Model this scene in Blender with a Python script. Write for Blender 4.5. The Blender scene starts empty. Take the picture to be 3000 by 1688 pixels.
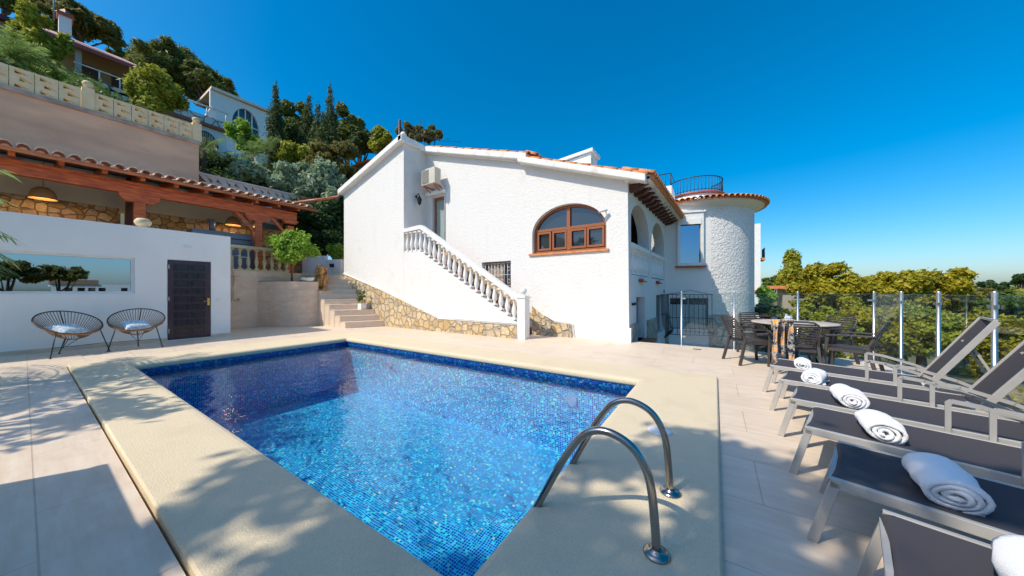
import bpy, bmesh, math, random
import numpy as np
from mathutils import Vector, Matrix, noise
from mathutils.geometry import tessellate_polygon
R = math.radians
sc = bpy.context.scene
C = sc.collection
# ---------------------------------------------------------------- camera, sky, sun, exposure
cam_d = bpy.data.cameras.new('camera'); cam = bpy.data.objects.new('camera', cam_d); C.objects.link(cam)
cam.location = (0, 0, 1.3); cam.rotation_euler = (R(90), 0, R(32.8))
cam_d.sensor_width = 36; cam_d.lens = 36 * 923 / 3000; cam_d.shift_y = 11 / 3000
cam_d.clip_start = .05; cam_d.clip_end = 4000
sc.camera = cam
SUN_EL, SUN_ROT = 48.0, 206.8
w = bpy.data.worlds.new('World'); sc.world = w; w.use_nodes = True
wn = w.node_tree.nodes; wl = w.node_tree.links
sky = wn.new('ShaderNodeTexSky'); sky.sky_type = 'NISHITA'; sky.sun_disc = False
sky.sun_elevation = R(SUN_EL); sky.sun_rotation = R(SUN_ROT)
sky.altitude = 100; sky.air_density = 1.0; sky.dust_density = 1.7; sky.ozone_density = 5.5
hsv = wn.new('ShaderNodeHueSaturation'); hsv.inputs['Hue'].default_value = .49; hsv.inputs['Saturation'].default_value = 1.45; hsv.inputs['Value'].default_value = .86
wl.new(sky.outputs[0], hsv.inputs['Color']); wl.new(hsv.outputs[0], wn['Background'].inputs[0])
wn['Background'].inputs[1].default_value = .12
sd = bpy.data.lights.new('sun', 'SUN'); sd.energy = 2.45; sd.angle = R(.5); sd.color = (1, .91, .76)
so = bpy.data.objects.new('sun', sd); C.objects.link(so)
dirv = Vector((.451 * math.cos(R(SUN_EL)), .892 * math.cos(R(SUN_EL)), -math.sin(R(SUN_EL))))
so.rotation_euler = dirv.to_track_quat('-Z', 'Y').to_euler(); so.location = (-20, -40, 50)
sc.view_settings.view_transform = 'Standard'; sc.view_settings.look = 'None'
sc.view_settings.exposure = .84; sc.view_settings.gamma = 1
sc.render.engine = 'CYCLES'
sc.cycles.use_denoising = True
sc.cycles.max_bounces = 10; sc.cycles.transparent_max_bounces = 24; sc.cycles.diffuse_bounces = 6
sc.cycles.caustics_reflective = False; sc.cycles.caustics_refractive = False

# ---------------------------------------------------------------- pixel helpers (photo pixels -> points in the place)
F, H, V0, U0, CC, SS = 923., 1.3, 855., 1500., .8405, .5418
def at(u, v, D):
    a = (u - U0) / F * D
    return Vector((a * CC - D * SS, a * SS + D * CC, H - (v - V0) / F * D))

# ---------------------------------------------------------------- materials
def nd(nt, t, **k):
    n = nt.nodes.new(t)
    for a, b in k.items(): setattr(n, a, b)
    return n
def mat(name, col, rough=.6, metal=0., col2=None, ns=4., nd_=5., bump=0., bs=40., bd=4., bdist=.01, stretch=None, spec=.5, contrast=(.35, .65), emit=None, alpha=None, sheen=0):
    m = bpy.data.materials.new(name); m.use_nodes = True; nt = m.node_tree; L = nt.links
    p = nt.nodes['Principled BSDF']
    p.inputs['Roughness'].default_value = rough; p.inputs['Metallic'].default_value = metal
    p.inputs['Specular IOR Level'].default_value = spec
    p.inputs['Base Color'].default_value = (*col, 1)
    if sheen: p.inputs['Sheen Weight'].default_value = sheen
    tc = nd(nt, 'ShaderNodeTexCoord'); src = tc.outputs['Object']
    if stretch:
        mp = nd(nt, 'ShaderNodeMapping'); mp.inputs['Scale'].default_value = stretch; L.new(src, mp.inputs[0]); src = mp.outputs[0]
    if col2:
        n = nd(nt, 'ShaderNodeTexNoise'); n.inputs['Scale'].default_value = ns; n.inputs['Detail'].default_value = nd_; L.new(src, n.inputs['Vector'])
        cr = nd(nt, 'ShaderNodeValToRGB'); cr.color_ramp.elements[0].position = contrast[0]; cr.color_ramp.elements[1].position = contrast[1]
        cr.color_ramp.elements[0].color = (*col, 1); cr.color_ramp.elements[1].color = (*col2, 1)
        L.new(n.outputs[0], cr.inputs[0]); L.new(cr.outputs[0], p.inputs['Base Color'])
    if bump:
        n = nd(nt, 'ShaderNodeTexNoise'); n.inputs['Scale'].default_value = bs; n.inputs['Detail'].default_value = bd; L.new(tc.outputs['Object'], n.inputs['Vector'])
        b = nd(nt, 'ShaderNodeBump'); b.inputs['Strength'].default_value = bump; b.inputs['Distance'].default_value = bdist
        L.new(n.outputs[0], b.inputs['Height']); L.new(b.outputs[0], p.inputs['Normal'])
    if emit:
        p.inputs['Emission Color'].default_value = (*emit[:3], 1); p.inputs['Emission Strength'].default_value = emit[3]
    return m

def stone_mat(name, cols, mortar, scale=4.5, bdist=.03, mw=.06):
    m = bpy.data.materials.new(name); m.use_nodes = True; nt = m.node_tree; L = nt.links; p = nt.nodes['Principled BSDF']
    p.inputs['Roughness'].default_value = .85
    tc = nd(nt, 'ShaderNodeTexCoord')
    nz = nd(nt, 'ShaderNodeTexNoise'); nz.inputs['Scale'].default_value = 2.5; L.new(tc.outputs['Object'], nz.inputs['Vector'])
    mx = nd(nt, 'ShaderNodeMixRGB', blend_type='ADD'); mx.inputs[0].default_value = .18; L.new(tc.outputs['Object'], mx.inputs[1]); L.new(nz.outputs['Color'], mx.inputs[2])
    va = nd(nt, 'ShaderNodeTexVoronoi', feature='DISTANCE_TO_EDGE'); vb = nd(nt, 'ShaderNodeTexVoronoi')
    for v in (va, vb): v.inputs['Scale'].default_value = scale; v.inputs['Randomness'].default_value = .85; L.new(mx.outputs[0], v.inputs['Vector'])
    cr = nd(nt, 'ShaderNodeValToRGB'); sep = nd(nt, 'ShaderNodeSeparateColor'); L.new(vb.outputs['Color'], sep.inputs[0]); L.new(sep.outputs[0], cr.inputs[0])
    e = cr.color_ramp.elements
    while len(e) < len(cols): e.new(.5)
    for i, c in enumerate(cols): e[i].position = i / (len(cols) - 1); e[i].color = (*c, 1)
    n2 = nd(nt, 'ShaderNodeTexNoise'); n2.inputs['Scale'].default_value = 14; n2.inputs['Detail'].default_value = 6; L.new(tc.outputs['Object'], n2.inputs['Vector'])
    ov = nd(nt, 'ShaderNodeMixRGB', blend_type='OVERLAY'); ov.inputs[0].default_value = .55; L.new(cr.outputs[0], ov.inputs[1]); L.new(n2.outputs[0], ov.inputs[2])
    mr = nd(nt, 'ShaderNodeMapRange'); mr.inputs[1].default_value = mw * .4; mr.inputs[2].default_value = mw; L.new(va.outputs['Distance'], mr.inputs[0])
    mm = nd(nt, 'ShaderNodeMixRGB'); mm.inputs[1].default_value = (*mortar, 1); L.new(mr.outputs[0], mm.inputs[0]); L.new(ov.outputs[0], mm.inputs[2])
    L.new(mm.outputs[0], p.inputs['Base Color'])
    ad = nd(nt, 'ShaderNodeMath', operation='MULTIPLY_ADD'); L.new(n2.outputs[0], ad.inputs[0]); ad.inputs[1].default_value = .4; L.new(mr.outputs[0], ad.inputs[2])
    b = nd(nt, 'ShaderNodeBump'); b.inputs['Distance'].default_value = bdist; L.new(ad.outputs[0], b.inputs['Height']); L.new(b.outputs[0], p.inputs['Normal'])
    return m

def stucco_mat(name, col, s1, d1, s2=90, dirt=(.78, .755, .71)):
    m = bpy.data.materials.new(name); m.use_nodes = True; nt = m.node_tree; L = nt.links; p = nt.nodes['Principled BSDF']
    p.inputs['Roughness'].default_value = .9; p.inputs['Specular IOR Level'].default_value = .2
    tc = nd(nt, 'ShaderNodeTexCoord')
    n0 = nd(nt, 'ShaderNodeTexNoise'); n0.inputs['Scale'].default_value = .9; n0.inputs['Detail'].default_value = 6; n0.inputs['Roughness'].default_value = .65; L.new(tc.outputs['Object'], n0.inputs['Vector'])
    cr = nd(nt, 'ShaderNodeValToRGB'); cr.color_ramp.elements[0].position = .25; cr.color_ramp.elements[1].position = .42
    cr.color_ramp.elements[0].color = (*dirt, 1); cr.color_ramp.elements[1].color = (*col, 1); L.new(n0.outputs[0], cr.inputs[0]); 
    mp = nd(nt, 'ShaderNodeMapping'); mp.inputs['Scale'].default_value = (5, 5, .35); L.new(tc.outputs['Object'], mp.inputs[0])
    n3 = nd(nt, 'ShaderNodeTexNoise'); n3.inputs['Scale'].default_value = 1.3; n3.inputs['Detail'].default_value = 7; L.new(mp.outputs[0], n3.inputs['Vector'])
    c3 = nd(nt, 'ShaderNodeMapRange'); c3.inputs[1].default_value = .6; c3.inputs[2].default_value = .8; c3.inputs[4].default_value = .16; L.new(n3.outputs[0], c3.inputs[0])
    m3 = nd(nt, 'ShaderNodeMixRGB'); m3.inputs[2].default_value = (.5, .45, .36, 1); L.new(c3.outputs[0], m3.inputs[0]); L.new(cr.outputs[0], m3.inputs[1]); L.new(m3.outputs[0], p.inputs['Base Color'])
    n1 = nd(nt, 'ShaderNodeTexNoise'); n1.inputs['Scale'].default_value = s1; n1.inputs['Detail'].default_value = 5; n1.inputs['Roughness'].default_value = .6; n1.inputs['Distortion'].default_value = .6; L.new(tc.outputs['Object'], n1.inputs['Vector'])
    b = nd(nt, 'ShaderNodeBump'); b.inputs['Distance'].default_value = d1; b.inputs['Strength'].default_value = 1; L.new(n1.outputs[0], b.inputs['Height']); L.new(b.outputs[0], p.inputs['Normal'])
    return m

def tile_floor(name, c1, c2, grout, bw=1.2, rh=.6, ox=2.75, oy=-.04, mort=.0035, plane='xy'):
    m = bpy.data.materials.new(name); m.use_nodes = True; nt = m.node_tree; L = nt.links; p = nt.nodes['Principled BSDF']
    tc = nd(nt, 'ShaderNodeTexCoord'); mp = nd(nt, 'ShaderNodeMapping'); L.new(tc.outputs['Object'], mp.inputs[0]); mp.inputs['Location'].default_value = (ox, oy, 0)
    if plane != 'xy':
        sx = nd(nt, 'ShaderNodeSeparateXYZ'); L.new(tc.outputs['Object'], sx.inputs[0]); cx = nd(nt, 'ShaderNodeCombineXYZ')
        a = nd(nt, 'ShaderNodeMath', operation='ADD'); L.new(sx.outputs[0], a.inputs[0]); L.new(sx.outputs[1], a.inputs[1])
        L.new(a.outputs[0], cx.inputs[0]); L.new(sx.outputs[2], cx.inputs[1]); L.new(cx.outputs[0], mp.inputs[0])
    br = nd(nt, 'ShaderNodeTexBrick'); br.offset = .5; br.inputs['Scale'].default_value = 1; br.inputs['Brick Width'].default_value = bw; br.inputs['Row Height'].default_value = rh
    br.inputs['Mortar Size'].default_value = mort; br.inputs['Mortar Smooth'].default_value = .2; br.inputs['Color1'].default_value = (*c1, 1); br.inputs['Color2'].default_value = (*c2, 1); br.inputs['Mortar'].default_value = (*grout, 1)
    L.new(mp.outputs[0], br.inputs['Vector'])
    m2 = nd(nt, 'ShaderNodeMapping'); m2.inputs['Scale'].default_value = (1.2, 7, 3) if plane == 'xy' else (1.5, 1.5, 3); L.new(tc.outputs['Object'], m2.inputs[0])
    n = nd(nt, 'ShaderNodeTexNoise'); n.inputs['Scale'].default_value = 2.2; n.inputs['Detail'].default_value = 9; n.inputs['Roughness'].default_value = .65; L.new(m2.outputs[0], n.inputs['Vector'])
    ov = nd(nt, 'ShaderNodeMixRGB', blend_type='OVERLAY'); ov.inputs[0].default_value = .4; L.new(br.outputs['Color'], ov.inputs[1]); L.new(n.outputs[0], ov.inputs[2]); L.new(ov.outputs[0], p.inputs['Base Color'])
    p.inputs['Roughness'].default_value = .5; p.inputs['Specular IOR Level'].default_value = .35
    b = nd(nt, 'ShaderNodeBump'); b.inputs['Distance'].default_value = .003; b.invert = True; L.new(br.outputs['Fac'], b.inputs['Height']); L.new(b.outputs[0], p.inputs['Normal'])
    return m

def mosaic_mat(name, s=.03, wob=.012, k=1., gr=(.1, .78, .92)):
    m = bpy.data.materials.new(name); m.use_nodes = True; nt = m.node_tree; L = nt.links; p = nt.nodes['Principled BSDF']
    tc = nd(nt, 'ShaderNodeTexCoord'); geo = tc.outputs['Object']
    nz = nd(nt, 'ShaderNodeTexNoise'); nz.inputs['Scale'].default_value = 3.; nz.inputs['Detail'].default_value = 2; L.new(geo, nz.inputs['Vector'])
    sb = nd(nt, 'ShaderNodeVectorMath', operation='SUBTRACT'); L.new(nz.outputs['Color'], sb.inputs[0]); sb.inputs[1].default_value = (.5, .5, .5)
    sca = nd(nt, 'ShaderNodeVectorMath', operation='SCALE'); sca.inputs['Scale'].default_value = wob * 6; L.new(sb.outputs[0], sca.inputs[0])  # wavy offset paints refraction through the water into the tile grid
    ad = nd(nt, 'ShaderNodeVectorMath', operation='ADD'); L.new(geo, ad.inputs[0]); L.new(sca.outputs[0], ad.inputs[1])
    dv = nd(nt, 'ShaderNodeVectorMath', operation='SCALE'); dv.inputs['Scale'].default_value = 1 / s; L.new(ad.outputs[0], dv.inputs[0])
    fr = nd(nt, 'ShaderNodeVectorMath', operation='FRACTION'); L.new(dv.outputs[0], fr.inputs[0]); fl = nd(nt, 'ShaderNodeVectorMath', operation='FLOOR'); L.new(dv.outputs[0], fl.inputs[0])
    sp = nd(nt, 'ShaderNodeSeparateXYZ'); L.new(fr.outputs[0], sp.inputs[0])
    gn = nd(nt, 'ShaderNodeNewGeometry'); sn = nd(nt, 'ShaderNodeSeparateXYZ'); L.new(gn.outputs['Normal'], sn.inputs[0])
    outs = []
    for i in range(3):  # grout line on an axis only where the face is not perpendicular to it
        a = nd(nt, 'ShaderNodeMath', operation='SUBTRACT'); L.new(sp.outputs[i], a.inputs[0]); a.inputs[1].default_value = .5
        b = nd(nt, 'ShaderNodeMath', operation='ABSOLUTE'); L.new(a.outputs[0], b.inputs[0])
        g = nd(nt, 'ShaderNodeMath', operation='GREATER_THAN'); L.new(b.outputs[0], g.inputs[0]); g.inputs[1].default_value = .41
        ab = nd(nt, 'ShaderNodeMath', operation='ABSOLUTE'); L.new(sn.outputs[i], ab.inputs[0])
        lt = nd(nt, 'ShaderNodeMath', operation='LESS_THAN'); L.new(ab.outputs[0], lt.inputs[0]); lt.inputs[1].default_value = .5
        mu = nd(nt, 'ShaderNodeMath', operation='MULTIPLY'); L.new(g.outputs[0], mu.inputs[0]); L.new(lt.outputs[0], mu.inputs[1]); outs.append(mu)
    m1 = nd(nt, 'ShaderNodeMath', operation='MAXIMUM'); L.new(outs[0].outputs[0], m1.inputs[0]); L.new(outs[1].outputs[0], m1.inputs[1])
    m2 = nd(nt, 'ShaderNodeMath', operation='MAXIMUM'); L.new(m1.outputs[0], m2.inputs[0]); L.new(outs[2].outputs[0], m2.inputs[1])
    wn_ = nd(nt, 'ShaderNodeTexWhiteNoise'); L.new(fl.outputs[0], wn_.inputs['Vector'])
    cr = nd(nt, 'ShaderNodeValToRGB'); cr.color_ramp.interpolation = 'CONSTANT'; L.new(wn_.outputs['Value'], cr.inputs[0])
    e = cr.color_ramp.elements
    pal = [(0, (.0, .02, .34)), (.34, (.0, .05, .48)), (.56, (.0, .14, .58)), (.72, (.0, .33, .66)), (.86, (.05, .62, .8)), (.93, (.12, .08, .5)), (.96, (.1, .6, .45)), (.985, (.8, .6, .35))]
    while len(e) < len(pal): e.new(.5)
    for i, (q, c) in enumerate(pal): e[i].position = q; e[i].color = (c[0] * k, c[1] * k, c[2] * k, 1)
    mx = nd(nt, 'ShaderNodeMixRGB'); mx.inputs[2].default_value = (*gr, 1); L.new(m2.outputs[0], mx.inputs[0]); L.new(cr.outputs[0], mx.inputs[1])
    L.new(mx.outputs[0], p.inputs['Base Color']); p.inputs['Roughness'].default_value = .25
    return m

def sheet_mat(name, tint, bump_s=None, bump_d=.0, ior=1.33, rough=0.0, minr=0.0):
    """clear water or glass: what lies behind shows tinted, sky and surroundings mirror by Fresnel"""
    m = bpy.data.materials.new(name); m.use_nodes = True; nt = m.node_tree; L = nt.links; nt.nodes.remove(nt.nodes['Principled BSDF'])
    out = nt.nodes['Material Output']; tr = nd(nt, 'ShaderNodeBsdfTransparent'); tr.inputs[0].default_value = (*tint, 1)
    gl = nd(nt, 'ShaderNodeBsdfGlossy'); gl.inputs['Roughness'].default_value = rough; fr = nd(nt, 'ShaderNodeFresnel'); fr.inputs[0].default_value = ior
    mx = nd(nt, 'ShaderNodeMixShader'); L.new(tr.outputs[0], mx.inputs[1]); L.new(gl.outputs[0], mx.inputs[2])
    ml = nd(nt, 'ShaderNodeMath', operation='MULTIPLY_ADD'); L.new(fr.outputs[0], ml.inputs[0]); ml.inputs[1].default_value = 1.; ml.inputs[2].default_value = minr; L.new(ml.outputs[0], mx.inputs[0])
    L.new(mx.outputs[0], out.inputs['Surface'])
    if bump_s:
        tc = nd(nt, 'ShaderNodeTexCoord'); hs = []
        for sc_, wgt in bump_s:
            n = nd(nt, 'ShaderNodeTexNoise'); n.inputs['Scale'].default_value = sc_; n.inputs['Detail'].default_value = 2; n.inputs['Distortion'].default_value = .7; L.new(tc.outputs['Object'], n.inputs['Vector'])
            k = nd(nt, 'ShaderNodeMath', operation='MULTIPLY'); k.inputs[1].default_value = wgt; L.new(n.outputs[0], k.inputs[0]); hs.append(k)
        a = hs[0]
        for k in hs[1:]:
            s_ = nd(nt, 'ShaderNodeMath', operation='ADD'); L.new(a.outputs[0], s_.inputs[0]); L.new(k.outputs[0], s_.inputs[1]); a = s_
        b = nd(nt, 'ShaderNodeBump'); b.inputs['Distance'].default_value = bump_d; L.new(a.outputs[0], b.inputs['Height'])
        L.new(b.outputs[0], gl.inputs['Normal']); L.new(b.outputs[0], fr.inputs['Normal'])
    return m

def leaf_mat(name, cols, rough=.55, trans=.4):
    m = bpy.data.materials.new(name); m.use_nodes = True; nt = m.node_tree; L = nt.links; p = nt.nodes['Principled BSDF']
    g = nd(nt, 'ShaderNodeNewGeometry'); cr = nd(nt, 'ShaderNodeValToRGB'); 
    tc = nd(nt, 'ShaderNodeTexCoord'); nz = nd(nt, 'ShaderNodeTexNoise'); nz.inputs['Scale'].default_value = 1.1; nz.inputs['Detail'].default_value = 2; L.new(tc.outputs['Object'], nz.inputs['Vector'])
    mr = nd(nt, 'ShaderNodeMapRange'); mr.inputs[1].default_value = .32; mr.inputs[2].default_value = .68; L.new(nz.outputs[0], mr.inputs[0])
    mf = nd(nt, 'ShaderNodeMix'); mf.inputs[0].default_value = .5; L.new(g.outputs['Random Per Island'], mf.inputs[2]); L.new(mr.outputs[0], mf.inputs[3]); L.new(mf.outputs[0], cr.inputs[0])
    e = cr.color_ramp.elements
    while len(e) < len(cols): e.new(.5)
    for i, c in enumerate(cols): e[i].position = i / (len(cols) - 1); e[i].color = (*c, 1)
    L.new(cr.outputs[0], p.inputs['Base Color']); p.inputs['Roughness'].default_value = rough; p.inputs['Specular IOR Level'].default_value = .3
    tl = nd(nt, 'ShaderNodeBsdfTranslucent'); L.new(cr.outputs[0], tl.inputs[0]); mx = nd(nt, 'ShaderNodeMixShader'); mx.inputs[0].default_value = trans
    L.new(p.outputs[0], mx.inputs[1]); L.new(tl.outputs[0], mx.inputs[2]); L.new(mx.outputs[0], nt.nodes['Material Output'].inputs['Surface'])
    return m

stucco = stucco_mat('stucco', (.76, .75, .73), 15, .017, dirt=(.68, .65, .6))
stucco_rough = stucco_mat('stucco_rough', (.76, .75, .73), 10, .065, dirt=(.71, .68, .63))
plaster = mat('plaster', (.9, .89, .87), .8, col2=(.85, .84, .82), ns=1.2, bump=.15, bs=60, bdist=.004)
white_trim = mat('white_trim', (.8, .79, .76), .75, col2=(.6, .56, .5), ns=3.5, contrast=(.55, .8), bump=.3, bs=30, bdist=.006)
white_paint = mat('white_paint', (.82, .82, .8), .5, col2=(.76, .75, .72), ns=5)
deck_m = tile_floor('deck_tile', (.70, .57, .44), (.74, .61, .48), (.56, .46, .36))
wall_tile = tile_floor('wall_tile', (.68, .52, .4), (.72, .56, .43), (.5, .4, .31), bw=.9, rh=.45, plane='v')
step_m = mat('step_tile', (.68, .54, .42), .55, col2=(.74, .6, .47), ns=3, stretch=(1, 3, 6))
coping_m = mat('coping_stone', (.66, .54, .36), .85, col2=(.76, .64, .45), ns=120, nd_=4, contrast=(.3, .7), bump=.9, bs=110, bd=3, bdist=.006)
for m_, st_ in ((coping_m, (.56, .45, .32)), (deck_m, (.5, .4, .3))):   # water marks and dirt with shapes of their own
    nt = m_.node_tree; p_ = nt.nodes['Principled BSDF']; src = p_.inputs['Base Color'].links[0].from_socket
    tc = nd(nt, 'ShaderNodeTexCoord'); n = nd(nt, 'ShaderNodeTexNoise'); n.inputs['Scale'].default_value = 1.7; n.inputs['Detail'].default_value = 8; n.inputs['Roughness'].default_value = .7; nt.links.new(tc.outputs['Object'], n.inputs['Vector'])
    q_ = nd(nt, 'ShaderNodeMapRange'); q_.inputs[1].default_value = .5; q_.inputs[2].default_value = .75; q_.inputs[4].default_value = .5; nt.links.new(n.outputs[0], q_.inputs[0])
    x_ = nd(nt, 'ShaderNodeMixRGB'); x_.inputs[2].default_value = (*st_, 1); nt.links.new(q_.outputs[0], x_.inputs[0]); nt.links.new(src, x_.inputs[1]); nt.links.new(x_.outputs[0], p_.inputs['Base Color'])
mosaic = mosaic_mat('pool_mosaic', k=1.2, gr=(.14, .9, 1.)); mosaic_wall = mosaic_mat('pool_wall_mosaic', .03, 0.004, 1.4, (.15, .85, .95)); mosaic_band = mosaic_mat('waterline_mosaic', .03, 0.0, .45, (.01, .1, .4))
water_m = sheet_mat('water', (.78, .96, 1.), [(1.8, 1.), (6, .45), (20, .12)], .015, 1.42)
fence_glass = sheet_mat('fence_glass', (.84, .93, .9), None, 0, 1.5, minr=.05)
stone_m = stone_mat('rubble_stone', [(.5, .34, .15), (.6, .44, .22), (.55, .44, .3), (.68, .52, .3), (.45, .35, .24)], (.42, .36, .28), 4.2, bdist=.06, mw=.08)
stone_dark = stone_mat('brown_stone', [(.4, .2, .06), (.62, .32, .1), (.5, .33, .18), (.75, .46, .18)], (.26, .15, .08), 4.5)
stone_grey = stone_mat('grey_stone', [(.35, .32, .27), (.45, .4, .33), (.5, .42, .3), (.3, .28, .26)], (.3, .28, .26), 3.2)
crazy_m = stone_mat('white_crazy_paving', [(.62, .6, .56), (.7, .68, .64), (.56, .54, .5)], (.12, .11, .1), 1.6, mw=.05)
terracotta = mat('terracotta', (.55, .17, .05), .75, col2=(.72, .33, .14), ns=7, contrast=(.3, .7), bump=.3, bs=20, bdist=.006)
pink_tile = mat('pink_roof', (.55, .3, .25), .8, col2=(.62, .4, .34), ns=3)
red_tile = mat('red_tile', (.42, .1, .04), .5, col2=(.3, .08, .04), ns=6)
wood_red = mat('red_brown_wood', (.75, .16, .03), .38, col2=(.42, .07, .016), ns=3, stretch=(6, 1, 6), nd_=8)
wood_dark = mat('dark_brown_wood', (.055, .016, .01), .5, col2=(.1, .03, .015), ns=4, stretch=(8, 8, 1))
wood_win = mat('orange_brown_wood', (.36, .12, .04), .4, col2=(.24, .075, .025), ns=5, stretch=(6, 1, 6), nd_=8)
copper = mat('copper_paint', (.55, .18, .06), .4, col2=(.42, .12, .05), ns=3)
glass_dark = mat('window_glass', (.02, .03, .04), .03, spec=1.0)
glass_mirror = mat('mirror_glass', (.36, .47, .58), .01, metal=1.)
curtain_m = mat('curtain', (.5, .55, .53), .9, col2=(.35, .4, .4), ns=1.2, stretch=(9, 9, .3))
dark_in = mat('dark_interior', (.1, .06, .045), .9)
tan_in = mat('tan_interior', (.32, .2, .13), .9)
black_m = mat('black_metal', (.015, .015, .018), .45, metal=.3)
iron_m = mat('wrought_iron', (.03, .03, .035), .5, metal=.2)
iron_white = mat('white_iron', (.7, .7, .7), .5)
steel = mat('stainless_steel', (.68, .66, .62), .38, metal=1., col2=(.5, .47, .44), ns=2)
bronze = mat('aged_steel_rail', (.42, .4, .38), .2, metal=1., col2=(.34, .3, .26), ns=3)
alu = mat('grey_aluminium', (.47, .45, .42), .45, metal=.2, col2=(.42, .4, .37), ns=6)
def sling_mat():
    m = mat('dark_sling_fabric', (.055, .052, .06), .75, bump=.5, bs=500, bdist=.001, spec=.3)
    return m
sling = sling_mat()
towel_m = mat('white_towel', (.86, .86, .87), .95, bump=.9, bs=220, bd=2, bdist=.004, sheen=.5)
resin = mat('charcoal_resin', (.05, .043, .042), .5, col2=(.065, .057, .055), ns=8)
table_top = mat('table_top', (.62, .53, .44), .5, col2=(.42, .34, .29), ns=5)
concrete = mat('pink_concrete', (.95, .55, .34), .9, col2=(.55, .31, .2), ns=.9, nd_=9, contrast=(.42, .78), bump=.5, bs=8, bd=8, bdist=.02, stretch=(1, .5, 1.6))
cement = mat('weathered_cement', (.6, .43, .33), .9, col2=(.3, .21, .165), ns=3, nd_=8, contrast=(.35, .7))
breeze = mat('breeze_block', (.85, .6, .33), .85, col2=(.9, .7, .43), ns=5, bump=.3, bs=30, bdist=.005)
pale_block = mat('pale_block', (.78, .6, .5), .85, col2=(.86, .7, .6), ns=4)
sandstone = mat('sandstone', (.6, .46, .26), .8, col2=(.68, .56, .36), ns=8, bump=.3, bs=40)
door_m = mat('dark_door_wood', (.065, .03, .045), .22, col2=(.04, .02, .035), ns=4, stretch=(6, 6, 1), nd_=8)
door_p = mat('door_panel_wood', (.012, .01, .028), .18, col2=(.02, .012, .03), ns=6, nd_=6)
brass = mat('brass', (.7, .45, .12), .3, metal=1)
rattan = mat('rattan', (.42, .22, .08), .6, col2=(.3, .14, .05), ns=30)
cord_m = mat('brown_cord', (.24, .15, .1), .6, col2=(.34, .22, .14), ns=25)
rim_m = mat('dark_cord_rim', (.07, .045, .04), .6)
cushion_m = mat('speckled_cushion', (.7, .76, .8), .9, col2=(.3, .45, .56), ns=38, nd_=3, contrast=(.46, .56))
ac_m = mat('ac_beige', (.62, .58, .5), .5, col2=(.55, .5, .42), ns=3)
grille_m = mat('grey_grille', (.33, .32, .3), .6)
lamp_shade = mat('wicker_shade', (.3, .13, .04), .7, col2=(.45, .24, .08), ns=40, stretch=(1, 1, 5))
bulb_m = mat('bulb', (1, .8, .4), .5, emit=(1, .65, .25, 6))
grey_door = mat('grey_cabinet', (.16, .19, .24), .35, col2=(.2, .23, .28), ns=2)
lion_m = mat('gilded_lion', (.62, .32, .1), .5, col2=(.34, .15, .045), ns=16, contrast=(.4, .66), bump=.5, bs=30, bdist=.01)
soil = mat('soil', (.12, .08, .05), .95, col2=(.2, .14, .09), ns=8)
bark = mat('bark', (.14, .1, .07), .9, col2=(.08, .055, .04), ns=9, stretch=(3, 3, .6), bump=.6, bs=12, bdist=.02)
hill_m = mat('dry_hillside', (.1, .12, .04), .95, col2=(.24, .19, .1), ns=.6, nd_=9, bump=.6, bs=2, bdist=.2)
ground_m = mat('scrub_ground', (.07, .08, .025), .95, col2=(.16, .14, .06), ns=.35, nd_=10, bump=.6, bs=1.5, bdist=.2)
ceramic_blue = mat('blue_ceramic', (.04, .06, .12), .3)
skim = mat('white_plastic', (.75, .76, .78), .4)
L_olive = leaf_mat('yellow_olive_leaves', [(.07, .09, .012), (.2, .2, .015), (.46, .4, .02), (.33, .3, .025), (.58, .48, .04), (.24, .25, .03)])
L_green = leaf_mat('mid_green_leaves', [(0.0473, 0.0945, 0.0236), (0.166, 0.236, 0.0473), (0.0945, 0.166, 0.0354), (0.236, 0.308, 0.0709)])
L_dark = leaf_mat('dark_green_leaves', [(0.0189, 0.0473, 0.0189), (0.0709, 0.13, 0.0331), (0.0354, 0.0828, 0.0236), (0.118, 0.189, 0.0473)])
L_cyp = leaf_mat('cypress_leaves', [(0.025, 0.05, 0.015), (0.112, 0.163, 0.05), (0.0625, 0.1, 0.025), (0.15, 0.2, 0.075)])
L_pine = leaf_mat('pine_needles', [(.05, .08, .02), (.22, .25, .06), (.13, .17, .04), (.32, .33, .09)])
L_grey = leaf_mat('grey_green_leaves', [(0.142, 0.227, 0.127), (0.426, 0.54, 0.341), (0.283, 0.37, 0.227), (0.68, 0.7, 0.566)])
L_bright = leaf_mat('bright_green_leaves', [(0.118, 0.236, 0.0236), (0.378, 0.567, 0.0709), (0.236, 0.402, 0.0473), (0.567, 0.7, 0.118)])
L_palm = leaf_mat('palm_leaves', [(0.0945, 0.166, 0.0473), (0.284, 0.402, 0.118), (0.425, 0.52, 0.213)])
L_brown = leaf_mat('olive_brown_leaves', [(.07, .08, .02), (.25, .22, .06), (.16, .17, .04), (.34, .27, .08)])
L_gold = leaf_mat('golden_cypress_leaves', [(0.0851, 0.142, 0.017), (0.283, 0.341, 0.0341), (0.482, 0.454, 0.0568), (0.17, 0.227, 0.0283)])

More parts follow.
